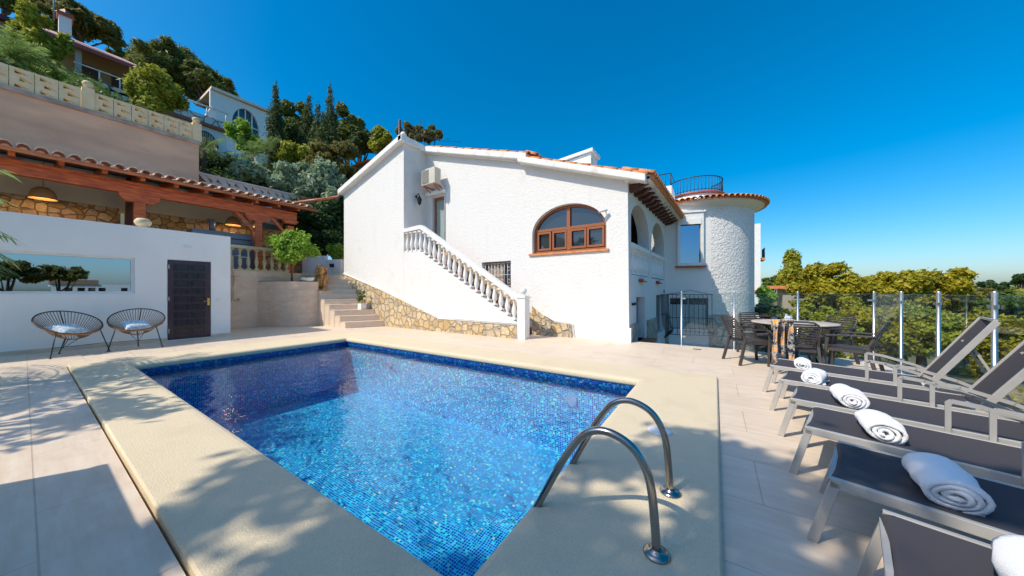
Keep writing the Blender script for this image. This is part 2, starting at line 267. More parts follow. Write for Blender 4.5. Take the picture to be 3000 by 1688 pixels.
# ---------------------------------------------------------------- mesh builder
OFF = {}
class MB:
    def __init__(s): s.v = []; s.f = []; s.sm = []; s.M = None
    def add(s, vs, fs, smooth=False):
        o = len(s.v)
        if s.M is not None: vs = [s.M @ Vector(p) for p in vs]
        s.v.extend([tuple(p) for p in vs]); s.f.extend([tuple(i + o for i in f) for f in fs]); s.sm.extend([smooth] * len(fs)); return s
    def box(s, x0, x1, y0, y1, z0, z1):
        return s.add([(x0, y0, z0), (x1, y0, z0), (x1, y1, z0), (x0, y1, z0), (x0, y0, z1), (x1, y0, z1), (x1, y1, z1), (x0, y1, z1)],
                     [(0, 3, 2, 1), (4, 5, 6, 7), (0, 1, 5, 4), (1, 2, 6, 5), (2, 3, 7, 6), (3, 0, 4, 7)])
    def bar(s, p0, p1, w, h, up=(0, 0, 1)):
        """rectangular bar from p0 to p1"""
        p0, p1 = Vector(p0), Vector(p1); d = (p1 - p0).normalized(); u = Vector(up)
        if abs(d.dot(u)) > .98: u = Vector((1, 0, 0))
        a = d.cross(u).normalized(); b = a.cross(d).normalized(); vs = []
        for p in (p0, p1):
            for i, j in ((-1, -1), (1, -1), (1, 1), (-1, 1)): vs.append(p + a * (i * w / 2) + b * (j * h / 2))
        return s.add(vs, [(3, 2, 1, 0), (4, 5, 6, 7), (0, 1, 5, 4), (1, 2, 6, 5), (2, 3, 7, 6), (3, 0, 4, 7)])
    def tube(s, pts, r, n=8, closed=False):
        pts = [Vector(p) for p in pts]; N = len(pts); vs = []; fs = []
        rr = r if isinstance(r, (list, tuple)) else [r] * N
        prev = None
        for i, p in enumerate(pts):
            if closed: d = pts[(i + 1) % N] - pts[i - 1]
            else: d = pts[min(i + 1, N - 1)] - pts[max(i - 1, 0)]
            d.normalize()
            a = (prev - d * prev.dot(d)) if prev is not None else (d.cross(Vector((0, 0, 1))) if abs(d.z) < .9 else d.cross(Vector((1, 0, 0))))
            if a.length < 1e-6: a = d.orthogonal()
            a.normalize(); prev = a; b = d.cross(a)
            for k in range(n):
                t = 2 * math.pi * k / n; vs.append(p + (a * math.cos(t) + b * math.sin(t)) * rr[i])
        for i in range(N if closed else N - 1):
            j = (i + 1) % N
            for k in range(n): fs.append((i * n + k, i * n + (k + 1) % n, j * n + (k + 1) % n, j * n + k))
        if not closed: fs += [tuple(range(n))[::-1], tuple((N - 1) * n + k for k in range(n))]
        return s.add(vs, fs, True)
    def lathe(s, prof, c=(0, 0, 0), n=16, smooth=True):
        vs = []; fs = []; m = len(prof)
        for r, z in prof:
            for k in range(n): t = 2 * math.pi * k / n; vs.append((c[0] + r * math.cos(t), c[1] + r * math.sin(t), c[2] + z))
        for i in range(m - 1):
            for k in range(n): fs.append((i * n + k, i * n + (k + 1) % n, (i + 1) * n + (k + 1) % n, (i + 1) * n + k))
        fs += [tuple(range(n))[::-1], tuple((m - 1) * n + k for k in range(n))]
        return s.add(vs, fs, smooth)
    def ball(s, c, r, n=14, m=9, jit=0):
        if not isinstance(r, (tuple, list)): r = (r, r, r)
        vs = [(c[0], c[1], c[2] + r[2])]; fs = []
        for i in range(1, m):
            ph = math.pi * i / m
            for k in range(n):
                t = 2 * math.pi * k / n; vs.append((c[0] + r[0] * math.sin(ph) * math.cos(t), c[1] + r[1] * math.sin(ph) * math.sin(t), c[2] + r[2] * math.cos(ph)))
        vs.append((c[0], c[1], c[2] - r[2])); L = len(vs) - 1
        for k in range(n): fs.append((0, 1 + k, 1 + (k + 1) % n))
        for i in range(m - 2):
            for k in range(n): a = 1 + i * n; fs.append((a + k, a + n + k, a + n + (k + 1) % n, a + (k + 1) % n))
        a = 1 + (m - 2) * n
        for k in range(n): fs.append((a + k, L, a + (k + 1) % n))
        return s.add(vs, fs, True)
    def panel(s, outer, holes, fn, t):
        """flat panel with holes; fn(s, z, depth) -> point"""
        loops = [outer] + list(holes); flat = [p for l in loops for p in l]; n = len(flat)
        tri = tessellate_polygon([[Vector((p[0], p[1], 0)) for p in l] for l in loops])
        vs = [fn(p[0], p[1], 0) for p in flat] + [fn(p[0], p[1], t) for p in flat]
        fs = [tuple(x) for x in tri] + [tuple(i + n for i in reversed(x)) for x in tri]
        o = 0
        for l in loops:
            k = len(l)
            for i in range(k): a, b = o + i, o + (i + 1) % k; fs.append((a, b, b + n, a + n))
            o += k
        return s.add(vs, fs)
    def build(s, name, m, parent=None, label=None, kind=None, cat=None, group=None, bevel=0, recalc=True):
        off = OFF.get(parent, Vector((0, 0, 0))) if parent else Vector((0, 0, 0))
        me = bpy.data.meshes.new(name); me.from_pydata([(p[0] - off[0], p[1] - off[1], p[2] - off[2]) for p in s.v], [], s.f)
        me.polygons.foreach_set('use_smooth', s.sm)
        if recalc:
            b = bmesh.new(); b.from_mesh(me); bmesh.ops.recalc_face_normals(b, faces=b.faces); b.to_mesh(me); b.free()
        me.materials.append(m); o = bpy.data.objects.new(name, me); C.objects.link(o)
        if parent: o.parent = parent
        OFF[o] = off
        if bevel:
            bv = o.modifiers.new('bevel', 'BEVEL'); bv.width = bevel; bv.segments = 2; bv.limit_method = 'ANGLE'
        tag(o, label, cat, group, kind); return o
def tag(o, label=None, cat=None, group=None, kind=None):
    if label: o['label'] = label
    if cat: o['category'] = cat
    if group: o['group'] = group
    if kind: o['kind'] = kind
def thing(name, label, cat, loc=(0, 0, 0), group=None):
    o = bpy.data.objects.new(name, None); o.empty_display_size = .2; C.objects.link(o); o.location = loc; OFF[o] = Vector(loc); tag(o, label, cat, group); return o
def dup(root, loc, rz, label, group=None):
    r = root.copy(); C.objects.link(r); r.location = loc; r.rotation_euler = (0, 0, rz); r['label'] = label
    if group: r['group'] = group
    for ch in list(root.children):
        c = ch.copy(); C.objects.link(c); c.parent = r
        for g in list(ch.children):
            d = g.copy(); C.objects.link(d); d.parent = c
    return r
def archpts(s0, s1, z0, zs, zt, n=16):
    c, a, b = (s0 + s1) / 2, (s1 - s0) / 2, zt - zs
    return [(s0, z0), (s1, z0)] + [(c + a * math.cos(math.pi * i / n), zs + b * math.sin(math.pi * i / n)) for i in range(n + 1)]
def rect(s0, s1, z0, z1): return [(s0, z0), (s1, z0), (s1, z1), (s0, z1)]
BAL = [(.055, 0), (.055, .05), (.03, .06), (.028, .09), (.05, .17), (.056, .24), (.045, .33), (.026, .44), (.022, .5), (.034, .52), (.024, .54), (.03, .57), (.05, .6), (.05, .64)]
def baluster(mb, c, h, k=1., n=10):
    mb.lathe([(r * k, z * h / .64) for r, z in BAL], c, n)
    mb.box(c[0] - .058 * k, c[0] + .058 * k, c[1] - .058 * k, c[1] + .058 * k, c[2], c[2] + .05 * h / .64)
    mb.box(c[0] - .054 * k, c[0] + .054 * k, c[1] - .054 * k, c[1] + .054 * k, c[2] + h - .05 * h / .64, c[2] + h)

# ---------------------------------------------------------------- setting: deck, pool, ground, hillside
b = MB(); b.panel([(-12.35, -9), (2.62, -9), (2.62, 8.68), (-1.7, 8.68), (-1.9, 8.55), (-14.45, 8.55), (-14.45, 3.3), (-12.35, 3.3)], [rect(-9.4, -.1, .404, 5.4)],
                  lambda x, y, d: (x, y, -d), 1.6); b.build('deck', deck_m, kind='structure')
PX0, PX1, PY0, PY1 = -8.45, -.93, 1.04, 4.77
OX0, OX1, OY0, OY1 = -9.55, .03, .42, 5.6
prof = [('o', 0, -.05), ('o', 0, .028), ('o', -.012, .04), ('i', .09, .04), ('i', .05, .037), ('i', .02, .025), ('i', .004, .005), ('i', 0, -.02), ('i', .004, -.045), ('i', .02, -.065), ('i', .06, -.075)]
b = MB(); vs = []; fs = []
for k, e, z in prof:
    if k == 'o': xs = (OX0 - e, OX1 + e, OY0 - e, OY1 + e)
    else: xs = (PX0 - e, PX1 + e, PY0 - e, PY1 + e)
    if k == 'o': xs = (OX0 - e, OX1 + e, OY0 - e, OY1 + e)
    vs += [(xs[0], xs[2], z), (xs[1], xs[2], z), (xs[1], xs[3], z), (xs[0], xs[3], z)]
for i in range(len(prof) - 1):
    for k in range(4): fs.append((i * 4 + k, i * 4 + (k + 1) % 4, i * 4 + 4 + (k + 1) % 4, i * 4 + 4 + k))
b.add(vs, fs, False); b.build('pool_coping', coping_m, kind='structure')
b = MB(); e = .035; PD = -1.35
b.add([(PX0 - e, PY0 - e, -.07), (PX1 + e, PY0 - e, -.07), (PX1 + e, PY1 + e, -.07), (PX0 - e, PY1 + e, -.07), (PX0 - e, PY0 - e, PD), (PX1 + e, PY0 - e, PD), (PX1 + e, PY1 + e, PD), (PX0 - e, PY1 + e, PD)],
      [(0, 1, 5, 4), (1, 2, 6, 5), (2, 3, 7, 6), (3, 0, 4, 7)]); b.build('pool_wall', mosaic_wall, kind='structure')
e = .03; b = MB(); b.add([(PX0 - e, PY0 - e, -.07), (PX1 + e, PY0 - e, -.07), (PX1 + e, PY1 + e, -.07), (PX0 - e, PY1 + e, -.07), (PX0 - e, PY0 - e, -.27), (PX1 + e, PY0 - e, -.27), (PX1 + e, PY1 + e, -.27), (PX0 - e, PY1 + e, -.27)],
      [(0, 1, 5, 4), (1, 2, 6, 5), (2, 3, 7, 6), (3, 0, 4, 7)]); b.build('waterline_band', mosaic_band, kind='structure')
e = .035
b = MB(); b.add([(PX0 - e, PY0 - e, PD), (PX1 + e, PY0 - e, PD), (PX1 + e, PY1 + e, PD), (PX0 - e, PY1 + e, PD)], [(0, 1, 2, 3)]); b.build('pool_floor', mosaic, kind='structure')
b = MB(); b.add([(PX0 - .029, PY0 - .029, -.14), (PX1 + .029, PY0 - .029, -.14), (PX1 + .029, PY1 + .029, -.14), (PX0 - .029, PY1 + .029, -.14)], [(0, 1, 2, 3)]); b.build('pool_water', water_m, kind='structure', recalc=False)

def hz(x, y):
    z = .43 * (-x) - .3 - .08 * max(0, y) - 1.9 * min(1, max(0, (y - 3) / 2.5))
    if x > -20 and y > 4: z -= 2.2 * min(1, (x + 20) / 6)
    if x < -13.4: z = max(z, 2.1)
    z += .3 * noise.noise(Vector((x * .12, y * .12, 0)))
    g = -1.35 - .11 * max(0, min(x - 3, 30)) + .012 * max(0, x - 60) if x > 3 else -1.35
    t = min(1, max(0, (x + 14.5) / 9)) if y > 16 else (1 if x > -13.4 else 0)
    return z * (1 - t) + g * t if x < 3 else g
b = MB()
xs = [-140, -110, -90, -75] + list(range(-64, -18, 2)) + [-17.9, -16.5, -15, -13.45, -11, -8, -5, -1.5, 2.55] + [4, 6, 9, 13, 18, 25, 35, 50, 80, 130, 220, 400, 900]
ys = [-400, -200, -100, -60, -40, -25, -15, -9.0, -6, -3, 0, 3, 5.5, 8.62, 10, 12, 14, 16.5, 19, 22, 26, 31, 38, 48, 65, 90, 140, 250, 500, 900]
for j, y in enumerate(ys):
    for x in xs: b.v.append((x, y, hz(x, y)))
nx = len(xs)
for j in range(len(ys) - 1):
    for i in range(nx - 1):
        x, y = (xs[i] + xs[i + 1]) / 2, (ys[j] + ys[j + 1]) / 2
        if -17.9 < x < -13.45 and -9 < y < 8.62: continue
        if -13.45 < x < 2.55 and -9 < y < 8.62: continue
        b.f.append((j * nx + i, j * nx + i + 1, (j + 1) * nx + i + 1, (j + 1) * nx + i)); b.sm.append(True)
b.build('hillside', hill_m, kind='structure', recalc=False)

# ================================================================ WHITE HOUSE
YH, YS = 8.47, 7.4
house = thing('white_house', 'large white textured villa with orange tile roofs and a round tower beside the pool', 'house', (-6, 9, 0))
aw = archpts(-4.72, -2.45, 2.46, 3.05, 3.83, 20)
sw = rect(-6.68, -5.5, 1.43, 2.3); dr = rect(-9.08, -8.42, 2.78, 4.88)
b = MB(); b.panel([(-9.42, -.02), (-1.86, -.02), (-1.9, 4.25), (-5.0, 5.38), (-9.42, 6.72)], [aw, sw, dr], lambda x, z, d: (x, YH + d, z), .3)
wallF = b.build('front_wall', stucco, house)
# gable block on the left (closer to the pool)
b = MB(); b.panel([(-13.28, -.02), (-9.39, -.02), (-9.39, 6.64), (-13.28, 5.5)], [], lambda x, z, d: (x, YS + d, z), .25)
b.add([(-9.391, YS + .25, 2.7), (-9.391, YH, 2.7), (-9.391, YH, 6.66), (-9.391, YS + .25, 6.64), (-9.6, YS + .25, 2.7), (-9.6, YH, 2.7), (-9.6, YH, 6.66), (-9.6, YS + .25, 6.64)], [(0, 1, 2, 3), (4, 7, 6, 5), (0, 3, 7, 4), (1, 5, 6, 2), (3, 2, 6, 7)])
b.box(-13.28, -13.0, YS + .25, 17, -.02, 5.5)
b.build('gable_wall', stucco, house)
# right wall with two arches, slightly splayed
KW = .0446
def WR(y, z, d): return (-1.9 + KW * (y - YH) - d, y, z)
a1 = archpts(8.62, 10.95, 1.76, 2.9, 3.8, 16); a2 = archpts(11.28, 13.6, 1.74, 2.9, 3.76, 16)
dd = rect(9.35, 10.35, -.12, 1.15); w2 = rect(12.05, 13.5, -.2, 1.18)
b = MB(); b.panel([(YH + .3, -1.4), (13.85, -1.4), (13.85, 4.1), (YH + .3, 4.1)], [a1, a2, dd, w2] if False else [[(max(p[0], YH + .32), p[1]) for p in a1], a2, dd, w2], WR, .35)
b.box(-2.2, -1.9 + .002, YH + .002, YH + .3, -.02, 4.16)
b.build('side_wall', stucco, house)
# lower stone dado of the side wall, corner plinth
for y0, y1, z0, z1 in ((8.485, 9.33, -.3, .42), (10.6, 12.0, -1.38, .4)):
    b = MB(); b.panel(rect(y0, y1, z0, z1), [], lambda y, z, d: WR(y, z, d - .05), .06); b.build('stone_dado', stone_grey, house)
b = MB(); b.box(-2.12, -1.8, 8.36, 8.48, -.02, .36); b.build('corner_plinth', plaster, house)
# loggia inside, wall coloured dark to stand in for the room's shade
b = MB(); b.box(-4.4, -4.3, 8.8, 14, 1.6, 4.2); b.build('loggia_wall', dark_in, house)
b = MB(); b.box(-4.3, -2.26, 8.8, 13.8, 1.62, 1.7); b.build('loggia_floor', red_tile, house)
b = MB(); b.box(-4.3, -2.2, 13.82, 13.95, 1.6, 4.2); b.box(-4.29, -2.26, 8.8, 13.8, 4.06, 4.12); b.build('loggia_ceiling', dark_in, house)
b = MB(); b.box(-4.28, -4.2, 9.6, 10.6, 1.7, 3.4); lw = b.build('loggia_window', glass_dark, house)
# arches: balustrade infill
for (y0, y1) in ((8.8, 10.93), (11.3, 13.58)):
    b = MB(); b.panel(rect(y0 - .01, y1 + .01, 2.5, 2.62), [], lambda y, z, d: WR(y, z, d - .03), .4)
    bl = b.build('balustrade_rail', white_paint, house)
    b = MB(); b.panel(rect(y0, y1, 1.77, 2.5), [], lambda y, z, d: WR(y, z, d + .15), .05); b.build('balustrade_back', plaster, bl)
    n = int((y1 - y0) / .2)
    for i in range(n):
        y = y0 + (i + .5) * (y1 - y0) / n; b = MB(); p = WR(y, 1.78, .05); baluster(b, p, .72, 1.0, 8); b.build('baluster', white_paint, bl)
# doors in the side wall
b = MB(); b.panel(rect(9.37, 10.33, -.1, 1.13), [], lambda y, z, d: WR(y, z, d + .2), .05); sd_ = b.build('side_door', mat('blue_grey_door', (.06, .08, .13), .4, col2=(.12, .13, .17), ns=6, stretch=(1, 9, 1)), house)
b = MB(); b.panel(rect(12.07, 13.48, -.18, 1.16), [], lambda y, z, d: WR(y, z, d + .15), .05); sw_ = b.build('side_window', glass_dark, house)
b = MB(); b.box(-2.3, -1.5, 9.3, 10.45, -.2, -.12); b.build('red_doorstep', red_tile, house)
# bulging iron grille on side window
b = MB()
for i in range(9):
    y = 12.05 + i * .18
    b.tube([WR(y, 1.2, -.16), WR(y, .5, -.18), WR(y, .1, -.24), WR(y, -.1, -.34), WR(y, -.3, -.26)], .01, 6)
for z, dq in ((1.2, -.16), (.5, -.18), (-.3, -.26)): b.tube([WR(12.0, z, dq), WR(13.55, z, dq)], .012, 6)
b.tube([WR(12.6 + .1 * math.cos(t * .5) , 1.25 + .12 * math.sin(t * .5), -.16) for t in range(0, 7)], .01, 6)
b.build('window_grille', iron_m, sw_)
# eave of the side wall: slab, corbels, tiles
b = MB(); b.panel([(-9.3, 6.72), (-4.95, 5.42), (-4.95, 5.3), (-9.3, 6.6)], [], lambda x, z, d: (x, 8.36 + d, z), 6.0)
b.panel([(-5.1, 5.32), (-1.35, 3.98 + .12), (-1.35, 3.98), (-5.1, 5.2)], [], lambda x, z, d: (x, 8.36 + d, z + .08), 5.5)
b.build('roof_slab', white_trim, house)
b = MB(); b.add([(-1.95, 8.36, 4.13), (-1.35, 8.36, 4.09), (-1.12, 13.9, 4.09), (-1.72, 13.9, 4.13), (-1.95, 8.36, 4.19), (-1.35, 8.36, 4.15), (-1.12, 13.9, 4.15), (-1.72, 13.9, 4.19)], [(0, 1, 2, 3), (4, 7, 6, 5), (0, 4, 5, 1), (1, 5, 6, 2), (2, 6, 7, 3)])
b.build('eave_soffit', white_trim, house)
for i in range(12):
    y = 8.62 + i * .46; o = WR(y, 0, 0)[0]
    b = MB(); pr = [(0, 4.12), (.5, 4.12), (.46, 4.08), (.36, 4.03), (.28, 3.96), (.16, 3.93), (0, 3.93)]
    b.panel([(o + s_ - .02, z) for s_, z in pr], [], lambda x, z, d: (x, y + d, z), .17); b.build('rafter_corbel', wood_dark, house)
def barrel(mb, p, d, L, r0, r1, up=Vector((0, 0, 1)), thick=.014, n=7, over=True):
    """one curved roof tile from p along d (unit)"""
    d = d.normalized(); a = d.cross(up).normalized(); u = a.cross(d).normalized(); vs = []
    for q, r in ((p, r0), (p + d * L, r1)):
        for rr in (r, r - thick):
            for k in range(n + 1):
                t = math.pi * k / n; vs.append(q + a * (rr * math.cos(t)) + u * (rr * math.sin(t) * (1 if over else -1)))
    m = n + 1; fs = []
    for k in range(n):
        fs += [(k, k + 1, 2 * m + k + 1, 2 * m + k), (m + k, 3 * m + k, 3 * m + k + 1, m + k + 1), (k, m + k, m + k + 1, k + 1), (2 * m + k, 2 * m + k + 1, 3 * m + k + 1, 3 * m + k)]
    mb.add(vs, fs, True)
b = MB(); sd1 = Vector((1, 0, -.36)).normalized()
y = 8.42
while y < 13.95:
    x = -1.27 + KW * (y - 8.4)
    barrel(b, Vector((x - .75, y, 4.2 + .75 * .36)), sd1, .42, .075, .085); barrel(b, Vector((x - .38, y, 4.2 + .40 * .36)), sd1, .42, .075, .09)
    barrel(b, Vector((x - .36, y + .1, 4.18 + .36 * .36)), sd1, .4, .075, .085, over=False); y += .2
b.build('eave_tiles', terracotta, house)
# verge tiles along the sloping front edges + white fascia bands
def verge(x0, z0, x1, z1, yf, name, tiles=True, h=.2):
    bb = MB(); bb.panel([(x0, z0 - h), (x1, z1 - h), (x1, z1), (x0, z0)], [], lambda x, z, d: (x, yf + d, z), .3); f = bb.build(name, white_trim, house, bevel=.02)
    if tiles:
        bb = MB(); L = math.hypot(x1 - x0, z1 - z0); n = int(L / .38); d = Vector((x1 - x0, 0, z1 - z0)).normalized()
        for row in (0, 1):
            for i in range(n): barrel(bb, Vector((x0, yf + .14 + row * .2, z0 + .0)) + d * (L * i / n) + Vector((0, 0, -.012 + .012 * (i % 2))), d, L / n * 1.06, .075, .095)
        bb.build('verge_tiles', terracotta, f)
verge(-9.2, 6.8, -4.8, 5.5, 8.22, 'upper_fascia'); verge(-5.08, 5.46, -1.42, 4.17, 8.18, 'lower_fascia', h=.18)
# rafter edge: tile lump at the step of the two roofs
b = MB()
for i in range(4):
    barrel(b, Vector((-4.95, 8.5 + i * .21, 5.62)), Vector((1, 0, -.45)), .42, .09, .1)
b.build('step_tiles', terracotta, house)
verge(-13.42, 5.62, -9.28, 6.88, 7.2, 'gable_fascia', tiles=False, h=.2)
b = MB(); b.panel([(-13.42, 5.5), (-9.5, 6.7), (-9.5, 6.8), (-13.42, 5.6)], [], lambda x, z, d: (x, 7.5 + d, z), 9); b.build('gable_roof', pink_tile, house)
b = MB(); b.box(-9.48, -9.26, 7.2, 8.5, 6.63, 6.86); b.build('gable_side_fascia', white_trim, house, bevel=.02)
b = MB(); b.lathe([(.1, 0), (.11, .06), (.07, .14), (.0, .17)], (-9.36, 7.36, 6.85), 10); b.build('gable_cap', white_trim, house)
# arched window in the front wall
yw = YH + .14
b = MB(); t = .075; b.panel(aw, [archpts(-4.72 + t, -2.45 - t, 2.46 + t, 3.08, 3.83 - t, 20)], lambda x, z, d: (x, yw + d, z), .08)
b.box(-3.64, -3.54, yw - .01, yw + .07, 2.52, 3.78); b.box(-4.66, -2.5, yw - .012, yw + .068, 3.12, 3.2)
wf = b.build('arched_window', wood_win, house)
b = MB(); b.panel(archpts(-4.68, -2.5, 2.5, 3.05, 3.79, 20), [], lambda x, z, d: (x, yw + .05 + d, z), .01); b.build('pane', glass_dark, wf)
for x0, x1 in ((-4.6, -4.14), (-4.1, -3.64), (-3.54, -3.05), (-3.03, -2.54)):
    b = MB(); b.panel(rect(x0, x1, 2.55, 3.11), [rect(x0 + .055, x1 - .055, 2.61, 3.05)], lambda x, z, d: (x, yw - .025 + d, z), .06); b.build('casement', wood_win, wf)
b = MB(); b.box(-4.82, -2.38, YH - .05, YH + .14, 2.4, 2.455); b.build('window_sill', terracotta, house)
# security camera on the window frame is a thing of its own (below)
# small barred window
b = MB(); b.box(-6.62, -5.52, YH + .2, YH + .24, 1.45, 2.28); sg = b.build('small_window', glass_dark, house)
b = MB(); b.box(-6.5, -5.9, YH + .17, YH + .19, 1.46, 2.27); b.build('curtain', mat('lace_curtain', (.5, .42, .34), .9, col2=(.3, .22, .16), ns=3, stretch=(8, 1, .4)), sg)
b = MB(); b.box(-6.66, -5.52, YH + .0, YH + .2, 1.405, 1.445); b.build('small_window_sill', terracotta, house)
b = MB()
for i in range(9):
    x = -6.6 + i * .13; b.tube([(x, YH + .1, 1.44), (x, YH + .1, 2.29)], .009, 6)
for z in (1.5, 1.86, 2.24): b.tube([(-6.67, YH + .1, z), (-5.52, YH + .1, z)], .009, 6)
for x in (-6.43, -6.17, -5.9, -5.64):
    for z in (1.65, 2.05):
        b.tube([(x + .045 * math.cos(q * .6), YH + .09, z + .07 * math.sin(q * .6)) for q in range(11)], .006, 5)
b.build('window_bars', iron_white, sg)
# upstairs door on the landing
b = MB(); b.panel(rect(-9.06, -8.43, 2.79, 4.86), [rect(-8.98, -8.5, 2.9, 4.78)], lambda x, z, d: (x, YH + .1 + d, z), .06); dr_ = b.build('landing_door', wood_win, house)
b = MB(); b.box(-8.98, -8.5, YH + .13, YH + .15, 2.9, 4.78); b.build('door_glass', mat('frosted_glass', (.3, .38, .36), .15), dr_)
b = MB(); b.box(-9.3, -8.36, YH - .16, YH + .0, 4.95, 5.07); b.build('door_hood', plaster, house, bevel=.02)
# stone dado of the front wall (under the stairs to the right)
b = MB(); b.panel([(-4.7, 0), (-3.42, 0), (-3.42, .37), (-4.0, .41), (-4.35, .6), (-4.7, .85)], [], lambda x, z, d: (x, YH - .05 + d, z), .06); b.build('front_dado', stone_m, house)
b = MB(); b.panel([(-13.26, -.01), (-4.56, -.01), (-4.56, .36), (-7.6, .40), (-10.64, 1.34), (-13.26, 2.04)], [], lambda x, z, d: (x, YS - .035 + d, z), .04)
b.box(-13.32, -13.27, 7.4, 12, -.01, 2.1); b.build('stone_base', stone_m, house)
b = MB(); b.tube([(-13.28, YS - .03, 2.08), (-10.64, YS - .03, 1.37), (-7.6, YS - .03, .43), (-4.6, YS - .03, .39)], .025, 8); b.tube([(-11.5, YS - .05, 1.66), (-10.5, YS - .06, 1.38), (-7.7, YS - .06, .50), (-6.9, YS - .06, .46), (-4.6, YS - .06, .43), (-4.58, YS - .06, .02)], .012, 6)
b.tube([(-4.33, YH - .06, .64), (-3.98, YH - .06, .47), (-3.4, YH - .06, .41), (-3.36, YH - .06, .05)], .014, 6); b.build('white_pipe', white_paint, house)
# roof lantern
p = at(1680, 466, 13.2); b = MB(); b.panel([(-.9, -.5), (.75, -.5), (.75, .1), (-.9, -.12)], [], lambda x, z, d: (p.x + x, p.y + d, p.z + z), .8); dm = b.build('roof_dormer', white_trim, house)
b = MB(); b.panel([(-1., -.05), (.85, .12), (.85, .24), (-1., .06)], [], lambda x, z, d: (p.x + x, p.y - .1 + d, p.z + z), 1.0); b.build('dormer_roof', white_paint, dm)
# -------- flat connecting wall and round tower
A = Vector((-1.66, 13.8, 0)); T = Vector((-.125, 14.22, 0)); dT = (T - A).normalized(); nT = Vector((dT.y, -dT.x, 0)); LT = (T - A).length
def FW(s_, z, d): q = A + dT * s_ - nT * d; return (q.x, q.y, z)   # d positive = into the wall
TC = Vector((-.655, 16.15, 0)); TR = 2.0
w_up = rect(.52, 1.22, 2.42, 4.06); w_lo = rect(.16, 1.5, -.16, 1.06)
b = MB(); b.panel([(-.05, -1.4), (LT, -1.4), (LT, 4.72), (-.05, 4.72)], [w_up, w_lo], FW, .3); b.build('link_wall', stucco, house)
b = MB(); vs = []; fs = []; a0 = math.atan2(T.y - TC.y, T.x - TC.x); n = 72; zs = [-1.4, .45, 4.72]
zz = [-1.4 + i * .17 for i in range(37)]
for z in zz:
    for k in range(n + 1): t = a0 + 1.75 * math.pi * k / n; vs.append((TC.x + TR * math.cos(t), TC.y + TR * math.sin(t), z))
for j in range(len(zz) - 1):
    for k in range(n): fs.append((j * (n + 1) + k, j * (n + 1) + k + 1, (j + 1) * (n + 1) + k + 1, (j + 1) * (n + 1) + k))
b.add(vs, fs, True); tw = b.build('tower_wall', stucco_rough, house)
b = MB(); vs = []; fs = []
for r_, z in ((TR + .03, -1.4), (TR + .03, .42), (TR, .44)):
    for k in range(n + 1): t = a0 + 1.75 * math.pi * k / n; vs.append((TC.x + r_ * math.cos(t), TC.y + r_ * math.sin(t), z))
for j in range(2):
    for k in range(n): fs.append((j * (n + 1) + k, j * (n + 1) + k + 1, (j + 1) * (n + 1) + k + 1, (j + 1) * (n + 1) + k))
b.add(vs, fs, True); b.panel(rect(1.52, LT, -1.4, .42), [], lambda s_, z, d: FW(s_, z, d - .03), .03); b.panel(rect(0, .12, -1.4, .42), [], lambda s_, z, d: FW(s_, z, d - .03), .03)
b.build('tower_dado', stone_grey, house)
b = MB(); b.lathe([(TR, 4.55), (TR + .12, 4.68), (TR + .33, 4.74), (TR + .33, 4.8), (1.0, 5.2), (.2, 5.3)], (TC.x, TC.y, 0), 48); b.build('tower_cornice', plaster, house)
b = MB(); nt_ = 76
for i in range(nt_):
    t = 2 * math.pi * i / nt_; dr2 = Vector((math.cos(t), math.sin(t), -.2)).normalized()
    for r_, z in ((TR + .06, 4.9), (TR - .3, 4.975)): barrel(b, Vector((TC.x + r_ * math.cos(t), TC.y + r_ * math.sin(t), z - .02)), dr2, .42, .075, .095)
    t += math.pi / nt_; barrel(b, Vector((TC.x + (TR + .04) * math.cos(t), TC.y + (TR + .04) * math.sin(t), 4.89)), dr2, .4, .07, .085, over=False)
b.build('tower_tiles', terracotta, house)
q = at(2036, 560, 15.2); dc = Vector((q.x, q.y, 0))
b = MB(); b.lathe([(1.15, 4.9), (1.15, 5.72), (1.0, 5.74)], (dc.x, dc.y, 0), 40); b.build('roof_terrace_drum', plaster, house)
b = MB(); b.lathe([(1.16, 5.74), (1.24, 5.75), (1.24, 5.81), (1.0, 5.82)], (dc.x, dc.y, 0), 40); b.build('terrace_coping', red_tile, house)
b = MB(); tt = [-math.pi * .95 + i * math.pi * 1.25 / 30 for i in range(31)]
b.tube([(dc.x + 1.12 * math.cos(t), dc.y + 1.12 * math.sin(t), 6.5) for t in tt], .022, 6); b.tube([(dc.x + 1.12 * math.cos(t), dc.y + 1.12 * math.sin(t), 5.92) for t in tt], .014, 6)
for t in tt: b.tube([(dc.x + 1.12 * math.cos(t), dc.y + 1.12 * math.sin(t), 5.82), (dc.x + 1.12 * math.cos(t), dc.y + 1.12 * math.sin(t), 6.5)], .011, 5)
b.build('terrace_railing', iron_m, house)
p0 = at(1950, 560, 13.6); b = MB(); b.box(p0.x - .6, p0.x + .25, p0.y - .2, p0.y + 1.2, 4.7, p0.z + .15); b.build('terrace_pier', white_trim, house)
b = MB(); zt = p0.z + .15
for i in range(7):
    x = p0.x - 1.0 + i * .2; b.tube([(x, p0.y - .1, zt - .1), (x, p0.y - .1, zt + .55)], .011, 5)
b.tube([(p0.x - 1.1, p0.y - .1, zt + .55), (p0.x + .22, p0.y - .1, zt + .55), (p0.x + .22, p0.y + 1.2, zt + .55)], .02, 6); b.tube([(p0.x + .22, p0.y - .1, zt), (p0.x + .22, p0.y - .1, zt + .55)], .02, 6); b.build('pier_railing', iron_m, house)
